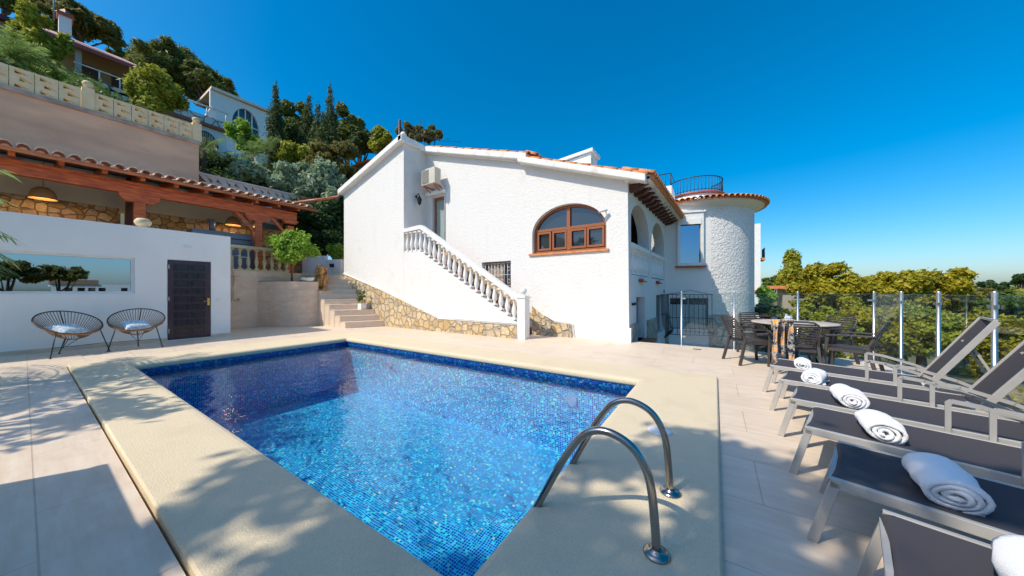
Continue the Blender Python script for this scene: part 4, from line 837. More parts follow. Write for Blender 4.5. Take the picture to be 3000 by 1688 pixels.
# ================================================================ SUN LOUNGERS
def make_lounger():
    t = thing('sun_lounger', '', 'sun lounger'); W = .58
    for y in (0, W):
        b = MB(); b.bar((0, y, .338), (1.62, y, .325), .026, .05); b.build('side_rail', alu, t, bevel=.003)
        b = MB(); b.bar((.022, y, .345), (-.065, y, 0), .026, .042, up=(1, 0, 0)); b.build('leg', alu, t, bevel=.003)
        b = MB(); b.bar((1.35, y, .31), (1.5, y, 0), .026, .036, up=(1, 0, 0)); b.build('leg', alu, t, bevel=.003)
        b = MB(); b.bar((1.22, y * .92 + .02, .345), (1.61, y * .92 + .02, 1.03), .026, .045, up=(1, 0, 0)); b.build('back_rail', alu, t, bevel=.003)
        ya = y + (-.03 if y == 0 else .03)
        pa = [Vector(p) for p in [(.82, ya, .33), (.82, ya, .535), (.835, ya, .55), (.95, ya, .54), (1.185, ya, .47), (1.39, ya, .375), (1.55, ya, .29)]]
        b = MB()
        for p, q in zip(pa, pa[1:]): b.bar(p, q + (q - p).normalized() * .006, .022, .026)
        b.build('armrest', alu, t)
    for x_, z_ in ((0, .318), (1.5, .26), (.8, .3)): b = MB(); b.bar((x_, .013, z_), (x_, W - .013, z_), .02, .03); b.build('cross_bar', alu, t)
    b = MB(); b.bar((1.48, .1, .8), (1.78, .1, .1), .018, .018); b.bar((1.48, W - .12, .8), (1.78, W - .12, .1), .018, .018); b.bar((1.78, .08, .09), (1.78, W - .1, .09), .02, .02); b.tube([(1.5, .12, .3), (1.65, .12, .26), (1.8, .12, .2)], .01, 6); b.build('back_support', alu, t)
    b = MB(); vs = []; fs = []; nx_, ny_ = 24, 8
    path = [(.005, .29), (-.012, .32), (.0, .352), (.03, .36)] + [(.03 + i * (1.18 / (nx_ - 4)), .358 - .0004 * i) for i in range(1, nx_ - 3)]
    for x, z in path:
        for j in range(ny_ + 1):
            f = j / ny_; vs.append((x + (.02 * math.sin(math.pi * f) if x < .02 else 0), .012 + f * (W - .024), z - .03 * math.sin(math.pi * f) * min(1, max(0, x * 8))))
    for i in range(len(path) - 1):
        for j in range(ny_): a = i * (ny_ + 1) + j; fs.append((a, a + 1, a + ny_ + 2, a + ny_ + 1))
    b.add(vs, fs, True); b.build('sling_seat', sling, t)
    b = MB(); vs = []; fs = []
    for i in range(13):
        s_ = i / 12
        for j in range(ny_ + 1):
            f = j / ny_; sag = .035 * math.sin(math.pi * f); vs.append((1.215 + .39 * s_ + sag * .86, .03 + f * (W * .92 - .02), .355 + .685 * s_ - sag * .5))
    for i in range(12):
        for j in range(ny_): a = i * (ny_ + 1) + j; fs.append((a, a + 1, a + ny_ + 2, a + ny_ + 1))
    b.add(vs, fs, True); b.build('sling_back', sling, t)
    b = MB(); b.bar((1.605, .03, 1.035), (1.605, W * .92 + .01, 1.035), .02, .02); b.build('head_bar', alu, t)
    return t
LG = [(.60, 5.2, 'farthest'), (.585, 4.43, 'second farthest'), (.56, 3.68, 'third'), (.53, 2.97, 'fourth'), (.49, 2.22, 'fifth'), (.46, 1.44, 'nearest')]
LL = ['grey sun lounger farthest from the camera, next to the dining chairs', 'grey sun lounger second from the dining table, with its back raised',
      'grey sun lounger third from the dining table, in full sun', 'grey sun lounger at the edge of the tree shade, third from the bottom corner', 'grey sun lounger in dappled shade, second from the bottom corner', 'nearest sun lounger cut off by the bottom right corner of the view']
proto = make_lounger(); RZ = R(-15)
for i, (x, y, _) in enumerate(LG):
    rz = RZ + R([0, -.5, .5, -.6, -1, .5][i])
    if i == 0: proto.location = (x, y, 0); proto.rotation_euler = (0, 0, rz); proto['label'] = LL[0]; tag(proto, group='sun loungers in a row beside the pool')
    else: dup(proto, (x, y, 0), rz, LL[i], 'sun loungers in a row beside the pool')
# rolled towels
def make_towel(seed, turns=3.2, r=.078, L=.34):
    rnd = random.Random(seed); b = MB(); pts = []; N = 64; th = .02
    for i in range(N + 1):
        t = i / N; a = -math.pi / 2 + (1 - t) * turns * 2 * math.pi; rr = .012 + (r - .012) * t
        pts.append((rr * math.cos(a) * 1.22, rr * math.sin(a) * .88 + r * .88))
    x0, z0_ = pts[-1]
    pts += [(x0 + .03 * k, max(.010, z0_ + .001)) for k in range(1, 4)] + [(x0 + .105, .010)]
    pts = pts; m = len(pts); ny_ = 10; nrm = []
    for i in range(m):
        a, c = pts[max(i - 1, 0)], pts[min(i + 1, m - 1)]; d = Vector((c[0] - a[0], c[1] - a[1])).normalized(); nrm.append(Vector((-d.y, d.x)))
    vs = []; fs = []
    for side in (1, -1):
        for i, (x, z) in enumerate(pts):
            for j in range(ny_ + 1):
                f = j / ny_; y = (f - .5) * L
                nz = noise.noise(Vector((x * 14 + seed * 7, y * 9, z * 14))) * .011
                tw_ = 1 + .1 * math.sin(f * 3.1)
                fl = (i - N) / (m - 1 - N) if i > N else 0
                dy = -fl * .03 * (1 if f > .5 else -1) * abs(f - .5) * 2
                vs.append((x * tw_ + nrm[i].x * side * th / 2 + nz + fl * .02 * math.sin(f * 5 + seed), y * (1 - .06 * (i / m)) + dy + .008 * math.sin(i * .35 + seed), max(.002 + (.002 if side > 0 else 0), z * tw_ + nrm[i].y * side * th / 2 + nz)))
    k = (ny_ + 1)
    for s_ in (0, 1):
        o = s_ * m * k
        for i in range(m - 1):
            for j in range(ny_): a = o + i * k + j; fs.append((a, a + 1, a + k + 1, a + k) if s_ else (a, a + k, a + k + 1, a + 1))
    o = m * k
    for i in range(m - 1):
        for j in (0, ny_): a = i * k + j; fs.append((a, a + k, o + a + k, o + a))
    for j in range(ny_):
        for i in (0, m - 1): a = i * k + j; fs.append((a, a + 1, o + a + 1, o + a))
    b.add(vs, fs, True); return b
TL = ['rolled white towel on the sun lounger beside the dining chairs', 'rolled white towel on the second sun lounger from the dining table', 'rolled white towel in full sun on the third sun lounger from the dining table',
      'rolled white towel in blue shade on the lounger at the shadow edge', 'large rolled white towel on the dappled lounger second from the bottom corner', 'big white towel cut off by the bottom right corner of the view']
TP = [(.28, .2, .85), (.25, .24, .9), (.34, .27, .95), (.34, .25, .95), (.36, .25, 1.0), (.33, .3, 1.1)]
for i, (x, y, _) in enumerate(LG):
    s_, t_, k = TP[i]; rz = RZ + R([6, -4, 14, 10, 8, 0][i]); c_, n_ = math.cos(RZ), math.sin(RZ)
    px, py = x + s_ * c_ - t_ * n_, y + s_ * n_ + t_ * c_
    o = make_towel(i + 1, turns=3.0 + .2 * (i % 3)).build('rolled_towel', towel_m, None, TL[i], cat='towel', group='rolled towels on the loungers')
    o.location = (px, py, .333); o.rotation_euler = (0, 0, rz); o.scale = (k, k, k)

# ================================================================ DINING SET
tb = thing('dining_table', 'round mosaic-topped dining table with dark legs on the terrace', 'table', (1.2, 7.65, 0))
b = MB(); b.lathe([(.6, .715), (.615, .72), (.615, .74), (.6, .745)], (1.2, 7.65, 0), 40); b.build('tabletop', table_top, tb)
b = MB(); b.lathe([(.55, .69), (.6, .7), (.6, .715)], (1.2, 7.65, 0), 40); b.build('table_rim', black_m, tb)
for k in range(4):
    a = k * math.pi / 2 + .5; b = MB(); b.tube([(1.2 + .5 * math.cos(a), 7.65 + .5 * math.sin(a), .70), (1.2 + .3 * math.cos(a), 7.65 + .3 * math.sin(a), .5), (1.2 + .3 * math.cos(a), 7.65 + .3 * math.sin(a), .3), (1.2 + .42 * math.cos(a), 7.65 + .42 * math.sin(a), 0)], .02, 8); b.build('leg', black_m, tb)
def make_chair():
    t = thing('dining_chair', '', 'chair'); W = .27   # faces +x
    b = MB(); vs = []; fs = []; n = 10
    for i in range(n + 1):
        x = -.22 + .46 * i / n; zc = .425 + .02 * math.cos(i / n * 3.14 * 2) * .5 + (.0 if i < n - 1 else -.012)
        for y in (-W, -W * .5, 0, W * .5, W): vs.append((x, y, zc - .012 * math.cos(y / W * 1.57)))
    for i in range(n):
        for j in range(4): a = i * 5 + j; fs.append((a, a + 1, a + 6, a + 5))
    b.add(vs, fs, True); b.box(-.22, .24, -W, -W + .03, .37, .42); b.box(-.22, .24, W - .03, W, .37, .42); b.box(.22, .245, -W, W, .36, .42); b.box(-.22, -.2, -W, W, .37, .42); b.build('seat', resin, t)
    b = MB(); nz_ = 11
    def bk(z): return -.235 - .16 * ((z - .42) / .42) ** 1.3
    out = [(-.2, .46), (-.235, .6), (-.25, .74), (-.235, .8), (-.19, .835), (-.1, .845), (.1, .845), (.19, .835), (.235, .8), (.25, .74), (.235, .6), (.2, .46)]
    b.tube([(bk(z), y, z) for y, z in out], .014, 8)
    for k in range(9):
        z = .485 + k * .0395; hw = .21 + .035 * min(1, (z - .46) / .2) - (.03 if z > .79 else 0)
        for j in range(6):
            y0, y1 = -hw + j * hw / 3, -hw + (j + 1) * hw / 3; cx_ = lambda y: bk(z) - .02 * (1 - (y / hw) ** 2)
            b.bar((cx_(y0), y0, z), (cx_(y1), y1, z), .012, .027)
    b.build('backrest', resin, t)
    for s_ in (-1, 1):
        b = MB(); b.bar((.26, s_ * (W + .02), 0), (.2, s_ * (W + .005), .60), .035, .042, up=(1, 0, 0)); b.build('leg', resin, t, bevel=.006)
        b = MB(); b.bar((-.33, s_ * (W + .02), 0), (-.22, s_ * (W - .01), .46), .035, .045, up=(1, 0, 0)); b.bar((-.22, s_ * (W - .01), .45), (bk(.64), s_ * (W - .015), .64), .03, .035, up=(1, 0, 0)); b.build('leg', resin, t, bevel=.006)
        b = MB(); b.bar((bk(.64) - .01, s_ * (W - .005), .635), (.0, s_ * (W + .015), .63), .05, .022); b.bar((-.005, s_ * (W + .015), .63), (.2, s_ * (W + .015), .612), .055, .022); b.lathe([(.03, 0), (.032, .012), (.028, .022)], (.2, s_ * (W + .015), .6), 12); b.build('armrest', resin, t, bevel=.004)
    return t
chs = [((.55, 7.22, 0), R(24), 'charcoal slatted armchair leftmost at the round table, seen from its side'), ((.82, 8.22, 0), R(-62), 'charcoal slatted armchair on the far left side of the table behind the cup'),
       ((1.06, 6.74, 0), R(88), 'charcoal slatted armchair with its back to the camera and a scarf over it'), ((1.72, 8.12, 0), R(-140), 'charcoal slatted armchair on the far right side of the table, facing the camera'), ((1.80, 7.12, 0), R(157), 'charcoal slatted armchair rightmost at the table, facing left')]
ch0 = make_chair()
for i, (l_, r_, lab) in enumerate(chs):
    if i == 0: ch0.location = l_; ch0.rotation_euler = (0, 0, r_); ch0['label'] = lab; tag(ch0, group='armchairs around the round table')
    else: dup(ch0, l_, r_, lab, 'armchairs around the round table')
scf_m = mat('patterned_scarf', (.75, .28, .03), .9)
nt = scf_m.node_tree; cr = nt.nodes.new('ShaderNodeValToRGB'); nz = nt.nodes.new('ShaderNodeTexNoise'); nz.inputs['Scale'].default_value = 9; nz.inputs['Detail'].default_value = 8; tc = nt.nodes.new('ShaderNodeTexCoord')
nt.links.new(tc.outputs['Object'], nz.inputs['Vector']); nt.links.new(nz.outputs[0], cr.inputs[0]); cr.color_ramp.interpolation = 'CONSTANT'
e_ = cr.color_ramp.elements; e_[0].position = 0; e_[0].color = (.02, .02, .03, 1); e_[1].position = .42; e_[1].color = (.4, .38, .36, 1)
for q_, c_ in ((.47, (.05, .05, .06, 1)), (.5, (.45, .43, .42, 1)), (.55, (.85, .33, .03, 1)), (.61, (.5, .45, .42, 1)), (.66, (.03, .03, .04, 1))): k_ = e_.new(q_); k_.color = c_
nt.links.new(cr.outputs[0], nt.nodes['Principled BSDF'].inputs['Base Color'])
b = MB()
for k, (xo, w_, zb) in enumerate(((-.2, .062, .2), (-.105, .04, .3), (-.01, .07, .16))):
    vs = []; fs = []
    path = [(.12, .62), (.06, .78), (.02, .865), (-.03, .868)] + [(-.05 - .01 * math.sin(j), .85 - j * (.85 - zb) / 9) for j in range(1, 10)]
    for i, (yy, zz_) in enumerate(path):
        for j in range(6):
            f = j / 5; vs.append((.86 + .13 + xo + (f - .5) * w_ * (1 + .25 * math.sin(i * .8 + k)), 6.40 + yy + .018 * math.sin(f * 9 + i * .5 + k) , zz_))
    for i in range(len(path) - 1):
        for j in range(5): a = i * 6 + j; fs.append((a, a + 1, a + 7, a + 6))
    b.add(vs, fs, True)
so_ = b.build('scarf', scf_m, None, 'orange black and grey patterned scarf draped over the chair back nearest the camera', cat='scarf'); so_.modifiers.new('thickness', 'SOLIDIFY').thickness = .006
b = MB(); b.lathe([(.03, 0), (.04, .02), (.045, .075), (.04, .08), (.035, .02)], (.93, 7.55, .745), 14); b.build('cup', ceramic_blue, None, 'dark blue cup standing on the round dining table', cat='cup')
nb = thing('table_caddy', 'wooden table caddy with a folded blue cloth on the round dining table', 'caddy', (1.12, 7.6, .745))
b = MB(); b.box(1.05, 1.19, 7.55, 7.64, .745, .80); b.build('box', sandstone, nb); b = MB(); b.ball((1.13, 7.6, .82), (.06, .04, .04), 10, 8); b.ball((1.1, 7.6, .86), (.02, .02, .03), 8, 6); b.build('cloth', mat('blue_cloth', (.15, .25, .5), .9, col2=(.7, .75, .8), ns=40), nb)

# ================================================================ ROUND CORD CHAIRS
def make_cord_chair(name):
    t = thing(name, '', 'chair')   # faces +x; rim circle tilted, low at +x
    Rr, tilt = .44, R(31); cz = .665
    def rim(a): lx, ly = Rr * math.cos(a), Rr * .98 * math.sin(a); return Vector((lx * math.cos(tilt), ly, cz - lx * math.sin(tilt)))
    bc = Vector((.03, 0, .36))
    def low(a): return bc + Vector((.1 * math.cos(a), .11 * math.sin(a), -.05 * math.cos(a)))
    N = 56
    b = MB(); b.tube([rim(2 * math.pi * k / 48) for k in range(48)], .0125, 8, True); b.build('rim', rim_m, t)
    b = MB(); b.tube([low(2 * math.pi * k / 16) for k in range(16)], .008, 6, True)
    for k in range(N):
        a = 2 * math.pi * k / N; p, q = rim(a), low(a + .1); mid = p.lerp(q, .55) + (Vector((0, 0, -1)) * .035)
        b.tube([p, mid, q], .0058, 5)
    b.build('cord_seat', cord_m, t)
    b = MB(); b.tube([rim(-1.15 + 2.3 * k / 20) + Vector((-.004, 0, -.014)) for k in range(21)], .017, 8); b.build('front_wrap', rattan, t)
    for (a, fx, fy) in ((-.75, .36, -.4), (.75, .36, .4), (math.pi, -.3, 0)):
        b = MB(); p = rim(a) if a < 3 else bc + Vector((-.1, 0, .06)); b.tube([p, (fx, fy, .0)], .009, 6); b.lathe([(.02, 0), (.02, .008)], (fx, fy, 0), 8, False); b.build('leg', black_m, t)
    b = MB(); b.tube([(.33, -.38, .2), (.33, .38, .2)], .005, 5); b.tube([(.12, -.1, .34), (-.2, 0, .12), (.12, .1, .34)], .006, 5); b.tube([(-.2, 0, .12), (-.02, 0, .32)], .006, 5); b.build('brace', black_m, t)
    b = MB(); b.tube([rim(math.pi - .1), low(math.pi)], .009, 6); b.build('back_spine', black_m, t)
    return t
k1 = make_cord_chair('cord_chair'); k1.location = (-11.28, .52, 0); k1.rotation_euler = (0, 0, R(22)); k1['label'] = 'round brown cord chair on the left against the white wall, turned towards the pool corner'; tag(k1, group='round cord chairs by the pool house')
dup(k1, (-11.3, 1.44, 0), R(-10), 'round brown cord chair on the right, nearer the dark panelled door', 'round cord chairs by the pool house')
def cushion(loc, rz, lab, tiltx):
    b = MB(); n = 12; vs = []; fs = []
    for s_ in (1, -1):
        for i in range(n + 1):
            for j in range(n + 1):
                u_, v_ = i / n * 2 - 1, j / n * 2 - 1; h_ = .085 * ((1 - u_ ** 4) * (1 - v_ ** 4)) ** .5; pin = 1 - .1 * (1 - u_ * u_) * abs(v_) ** 2; pin2 = 1 - .1 * (1 - v_ * v_) * abs(u_) ** 2
                vs.append((u_ * .2 * pin2, v_ * .22 * pin, s_ * h_))
    k = n + 1
    for s_ in (0, 1):
        for i in range(n):
            for j in range(n): a = s_ * k * k + i * k + j; fs.append((a, a + k, a + k + 1, a + 1))
    b.add(vs, fs, True); o = b.build('cushion', cushion_m, None, lab, cat='cushion', group='speckled cushions on the cord chairs'); o.location = loc; o.rotation_euler = (0, tiltx, rz)
cushion((-11.2, .5, .52), R(40), 'blue speckled cushion lying in the left cord chair', R(24)); cushion((-11.22, 1.42, .52), R(8), 'blue speckled cushion lying in the right cord chair', R(24))

# ================================================================ PLANTS
def leaves(name, blobs, n, size, m, parent=None, seed=0, aspect=.5, droop=0., flat=0., label=None, cat=None, group=None, shell=.45):
    """foliage: n leaf quads spread over overlapping clumps (centre, radii)"""
    n = int(n * 1.9) if n > 1000 else n; size = size * .74; rg = np.random.default_rng(seed); vol = np.array([b_[1][0] * b_[1][1] * b_[1][2] for b_ in blobs]) ** .67; pr_ = vol / vol.sum()
    idx = rg.choice(len(blobs), n, p=pr_); cen = np.array([b_[0] for b_ in blobs])[idx]; rad = np.array([b_[1] for b_ in blobs])[idx]
    d = rg.normal(size=(n, 3)); d /= np.linalg.norm(d, axis=1)[:, None]; rr = shell + (1 - shell) * rg.random(n) ** .7; rr *= 1 + .2 * rg.normal(size=n)
    pos = cen + d * rad * rr[:, None]
    nrm_ = d * .8 + rg.normal(size=(n, 3)) * .7; nrm_[:, 2] += .35; nrm_ /= np.linalg.norm(nrm_, axis=1)[:, None]
    a = np.cross(nrm_, rg.normal(size=(n, 3))); a /= np.linalg.norm(a, axis=1)[:, None]; a[:, 2] -= droop; a /= np.linalg.norm(a, axis=1)[:, None]; c = np.cross(nrm_, a)
    s = size * (.6 + .8 * rg.random(n)); a *= s[:, None]; c *= (s * aspect)[:, None]
    v = np.stack([pos - a, pos - a * .1 + c, pos + a, pos - a * .1 - c], 1).reshape(-1, 3)
    off = OFF.get(parent, Vector((0, 0, 0))) if parent else Vector((0, 0, 0)); v = v - np.array(off)
    me = bpy.data.meshes.new(name); me.vertices.add(4 * n); me.vertices.foreach_set('co', v.astype(np.float32).ravel()); me.loops.add(4 * n); me.loops.foreach_set('vertex_index', np.arange(4 * n, dtype=np.int32))
    me.polygons.add(n); me.polygons.foreach_set('loop_start', np.arange(0, 4 * n, 4, dtype=np.int32)); me.update(calc_edges=True); me.validate(); me.materials.append(m)
    o = bpy.data.objects.new(name, me); C.objects.link(o); OFF[o] = off
    if parent: o.parent = parent
    tag(o, label, cat, group); return o
def clumps(c, r, n, k=.38, seed=0, low=-.6):
    rd = random.Random(seed); out = [(tuple(c), (r[0] * .5, r[1] * .5, r[2] * .5))]
    while len(out) < n:
        d = Vector((rd.gauss(0, 1), rd.gauss(0, 1), rd.gauss(0, 1))).normalized()
        if d.z < low: continue
        q = rd.uniform(.5, 1.02); s = k * rd.uniform(.45, 1.15); out.append(((c[0] + d.x * r[0] * q, c[1] + d.y * r[1] * q, c[2] + d.z * r[2] * q), (r[0] * s, r[1] * s, r[2] * s * .85)))
    return out
def tree(name, label, cat, base, top_c, r, n, size, m, seed=0, nb=16, trunk=.12, limbs=5, aspect=.5, k=.38, group=None, low=-.6, barkm=None):
    t = thing(name, label, cat, tuple(base), group); base = Vector(base); c = Vector(top_c); rd = random.Random(seed + 77)
    b = MB(); mid = base.lerp(c, .55) + Vector((rd.uniform(-.1, .1), rd.uniform(-.1, .1), 0)) * r[0]
    b.tube([base - Vector((0, 0, .3)), base.lerp(mid, .5), mid, c], [trunk * 1.25, trunk, trunk * .8, trunk * .35], 8)
    bl = clumps(c, r, nb, k, seed, low)
    for q, _ in bl[1:1 + limbs]: b.tube([mid.lerp(c, rd.uniform(0, .5)), mid.lerp(Vector(q), .55) + Vector((0, 0, .05 * r[2])), Vector(q)], [trunk * .5, trunk * .35, trunk * .12], 6)
    b.build('trunk', barkm or bark, t); leaves('crown', bl, n, size, m, t, seed, aspect); return t
def gz(p): return hz(p[0], p[1])
def tree_px(name, label, cat, u, v, D, ru, rv, n, size, m, base_z=None, **kw):
    c = at(u, v, D); rx = ru * D / F * .8; rz_ = rv * D / F; bz = gz(c) if base_z is None else base_z; bz = min(bz, c.z - rz_ * .7)
    return tree(name, label, cat, (c.x, c.y, bz), c, (rx, rx, rz_), n, size, m, **kw)
def cypress(label, u, vt, vb, D, wpx, n, m=None, seed=0, size=.12, group=None, name='cypress_tree'):
    m = m or L_cyp
    p = at(u, vb, D); q = at(u, vt, D); h_ = q.z - p.z; w_ = wpx * D / F * .5; t = thing(name, label, 'tree', tuple(p), group); rd = random.Random(seed)
    b = MB(); b.tube([p - Vector((0, 0, 1.5)), p.lerp(q, .9)], [.14, .02], 6); b.build('trunk', bark, t); bl = []
    N = 22
    for i in range(N):
        f = i / (N - 1); ww = 1.05 * w_ * (1 - f) ** .5 * (1.0 if f > .12 else .8) + .03; hh = h_ / N * 1.3
        for j in range(3 if f < .7 else 1):
            a = rd.uniform(0, 6.28); o_ = ww * .35 if j else 0; bl.append(((p.x + o_ * math.cos(a) + rd.uniform(-.04, .04), p.y + o_ * math.sin(a), p.z + h_ * f), (ww * rd.uniform(.75, 1.05), ww * rd.uniform(.75, 1.05), hh)))
    leaves('crown', bl, n, size, m, t, seed, .35, droop=-.9); return t
def palm(label, c, base, nf, L, m=None, seed=0, trunk=.12, wl_=.32, droop=1., group=None, name='palm_tree', dirs=None, lw=.012):
    m = m or L_palm; t = thing(name, label, 'palm', tuple(base), group); rd = random.Random(seed); c = Vector(c); b = MB(); b.tube([Vector(base) - Vector((0, 0, .2)), Vector(base).lerp(c, .5), c], [trunk * 1.2, trunk, trunk], 8); b.build('trunk', bark, t)
    b = MB()
    for i in range(nf):
        az = dirs[i] if dirs else 2 * math.pi * i * .382 + rd.uniform(-.2, .2); el = rd.uniform(-.15, 1.25); l_ = L * rd.uniform(.8, 1.1); P = [c.copy()]; d = Vector((math.cos(az) * math.cos(el), math.sin(az) * math.cos(el), math.sin(el))); S = 12
        for k in range(S): d = (d + Vector((0, 0, -.085 * droop))).normalized(); P.append(P[-1] + d * (l_ / S))
        b.tube(P, [.014 * (1 - k / (S + 1)) + .003 for k in range(S + 1)], 4)
        for k in range(2, S):
            dd_ = (P[k + 1 if k < S else k] - P[k - 1]).normalized(); sdv = dd_.cross(Vector((0, 0, 1))).normalized(); ll = wl_ * math.sin(math.pi * (k + .5) / (S + 1.5)) ** .6
            for sg_ in (-1, 1):
                for e2 in (0, .5):
                    o_ = P[k].lerp(P[min(k + 1, S)], e2); tip = o_ + (sdv * sg_ * .8 + dd_ * .6 + Vector((0, 0, -.18 - rd.random() * .3))).normalized() * ll * rd.uniform(.8, 1.1); wv = dd_ * lw; md = o_.lerp(tip, .4)
                    b.add([o_, md + wv, tip, md - wv], [(0, 1, 2, 3)])
    b.build('fronds', m, t, recalc=False); return t

# ---- by the terrace and steps
tree('lemon_tree', 'round bright green lemon tree with a thin trunk in the curved planter', 'tree', (-13.42, 5.5, 1.69), (-13.5, 5.52, 2.95), (.66, .66, .66), 3200, .085, L_bright, seed=5, nb=34, trunk=.035, limbs=8, aspect=.5, low=-1, k=.42)
b = MB(); rd = random.Random(2)
ag = thing('agave_bowl', 'white bowl planted with a spiky agave on the curved planter', 'plant pot', (-13.1, 5.9, 1.69))
b.lathe([(.12, 0), (.2, .05), (.24, .15), (.23, .16), (.19, .06), (.1, .03)], (-13.15, 5.92, 1.68), 20); b.build('bowl', white_paint, ag)
b = MB()
for i in range(16):
    a = i * 2.4; e0 = rd.uniform(.3, 1.1); P = Vector((-13.15, 5.92, 1.8)); d = Vector((math.cos(a) * math.cos(e0), math.sin(a) * math.cos(e0), math.sin(e0))); pts = [P + d * .09 * k - Vector((0, 0, .012 * k * k)) for k in range(5)]; b.tube(pts, [.016, .017, .013, .008, .002], 5)
b.build('agave_leaves', L_grey, ag)
pt = thing('potted_shrub', 'small leafy shrub in a square white pot on the garden steps', 'potted plant', (-11.45, 7.09, .62))
b = MB(); b.box(-11.56, -11.33, 6.97, 7.2, .618, .84); b.build('square_pot', white_paint, pt, bevel=.01)
leaves('foliage', clumps((-11.45, 7.09, 1.1), (.17, .15, .28), 12, .4, 3), 420, .05, L_green, pt, 4); b = MB(); b.tube([(-11.45, 7.09, .8), (-11.46, 7.09, 1.2)], .012, 5); b.build('stem', bark, pt)
tree_px('garden_shrub', 'yellow green shrub between the low white garden wall and the villa gable', 'shrub', 988, 738, 14.8, 38, 42, 1500, .1, L_bright, seed=8, nb=10, trunk=.04, base_z=2.0)
tree_px('garden_shrub', 'small green shrub behind the lemon tree above the white garden wall', 'shrub', 925, 738, 15.5, 32, 24, 700, .09, L_green, seed=9, nb=8, trunk=.04, base_z=2.0)
# oleander and dark masses behind the pergola
tree_px('oleander_bush', 'big silvery green oleander bush rising behind the pergola roof', 'shrub', 850, 545, 17, 115, 75, 7500, .17, L_grey, seed=11, nb=26, trunk=.1, k=.34)
tree_px('oleander_bush', 'silvery green oleander beside the villa gable eave', 'shrub', 955, 560, 17.5, 75, 85, 5000, .16, L_grey, seed=12, nb=20, trunk=.1, k=.36)
tree_px('evergreen_shrub', 'dense dark evergreen shrub behind the garden walls below the oleander', 'shrub', 925, 670, 16.2, 95, 85, 6000, .15, L_dark, seed=13, nb=20, trunk=.1, k=.4, base_z=1.6)
tree_px('evergreen_shrub', 'dark evergreen shrub tucked beside the villa gable wall', 'shrub', 1000, 640, 17.2, 50, 95, 3500, .15, L_dark, seed=14, nb=16, trunk=.1, base_z=1.8)
tree_px('olive_shrub', 'brownish olive shrub climbing the bank above the villa gable eave', 'shrub', 985, 490, 21, 95, 60, 4500, .17, L_brown, seed=15, nb=20, trunk=.1)
tree_px('olive_shrub', 'brown green shrub between the cypresses and the oleander', 'shrub', 880, 480, 22, 80, 50, 3500, .17, L_gold, seed=16, nb=16, trunk=.1)
tree_px('evergreen_shrub', 'dark evergreen shrub directly above the white garden wall by the steps', 'shrub', 948, 722, 15.2, 60, 45, 3500, .13, L_dark, seed=17, nb=14, trunk=.06, base_z=2.0)
# hedge and palms above the lower parapet
hd = thing('clipped_hedge', 'dark clipped green hedge above the lower pierced parapet', 'hedge', tuple(at(690, 530, 18.5)))
bl = []
for i in range(14): f = i / 13; p = at(600 + 170 * f, 478 + 40 * f, 18.5 + .6 * f); bl.append((tuple(p), (.55, .55, .62)))
leaves('foliage', bl, 5000, .11, L_dark, hd, 21, shell=.75)
for i, (u, v, D, lab) in enumerate(((598, 440, 17.5, 'low fan palm between the pink retaining wall end and the hedge'), (742, 452, 20, 'low bright palm behind the right end of the clipped hedge'), (790, 440, 21, 'low palm at the foot of the cypress trees'))):
    c = at(u, v, D); palm(lab, c, c - Vector((0, 0, 1.2)), 20, 1.3, L_palm, seed=30 + i, trunk=.12, wl_=.4, group='small palms on the bank')
b = MB(); P0 = at(755, 500, 20); b.box(P0.x - .25, P0.x + .25, P0.y - .15, P0.y + .15, P0.z - 1.5, P0.z + .8); b.build('gate_pier', white_trim, None, 'pale pier beside the end of the clipped hedge', cat='pier')
tree_px('magnolia_tree', 'sparse light green tree in front of the arched grille window house', 'tree', 722, 415, 22, 56, 62, 1500, .17, L_bright, seed=22, nb=18, trunk=.07, limbs=14, k=.3)
# conifers just above the retaining wall
tree_px('conifer_bush', 'tall dense dark green conifer bush at the upper left behind the block parapet', 'conifer', 122, 150, 13, 62, 118, 9000, .12, L_gold, seed=23, nb=34, trunk=.12, k=.34, low=-1)
tree_px('conifer_bush', 'golden green pyramidal conifer bush behind the middle of the block parapet', 'conifer', 462, 280, 14, 74, 92, 8000, .11, L_gold, seed=24, nb=30, trunk=.12, k=.36, low=-1)
c = at(15, 180, 11.5); palm('spiky fan palm at the left edge behind the block parapet', c, (c.x, c.y, 7.2), 44, 1.3, L_palm, seed=41, trunk=.15, wl_=.5, lw=.022)
# pines and big trees on the hill
tree_px('pine_tree', 'large green pine on the hill crest between the two hill houses', 'tree', 490, 205, 34, 110, 85, 15000, .3, L_pine, seed=25, nb=46, trunk=.3, k=.26, limbs=16, aspect=.25)
tree_px('pine_tree', 'right-hand lower pine on the hill crest above the stone terrace house', 'tree', 610, 258, 34, 85, 52, 9000, .28, L_pine, seed=26, nb=34, trunk=.25, k=.26, limbs=14, aspect=.25)
tree_px('pine_tree', 'pine behind the chimney of the upper veranda house', 'tree', 235, 75, 40, 95, 62, 7000, .32, L_brown, seed=27, nb=30, trunk=.25, k=.3, limbs=10)
tree_px('pine_tree', 'dark pine tip at the very top left corner of the view', 'tree', 10, 5, 34, 40, 35, 2200, .3, L_pine, seed=28, nb=14, trunk=.2, k=.3)
tree_px('pine_tree', 'small pine at the right end of the veranda house roof', 'tree', 350, 165, 52, 30, 20, 1800, .28, L_pine, seed=29, nb=12, trunk=.2, k=.3)
cypress('tall slender cypress tree left of the mixed trees', 808, 243, 480, 21.5, 50, 5200, seed=31)
cypress('tall slender cypress tree on the right of the group', 968, 248, 520, 21.5, 50, 5200, seed=32)
cypress('shorter cypress left of the tall right-hand cypress', 931, 300, 500, 21.8, 50, 3500, seed=33)
cypress('cypress with a bent thin tip between the two tall cypresses', 905, 276, 440, 23, 42, 3000, seed=34)
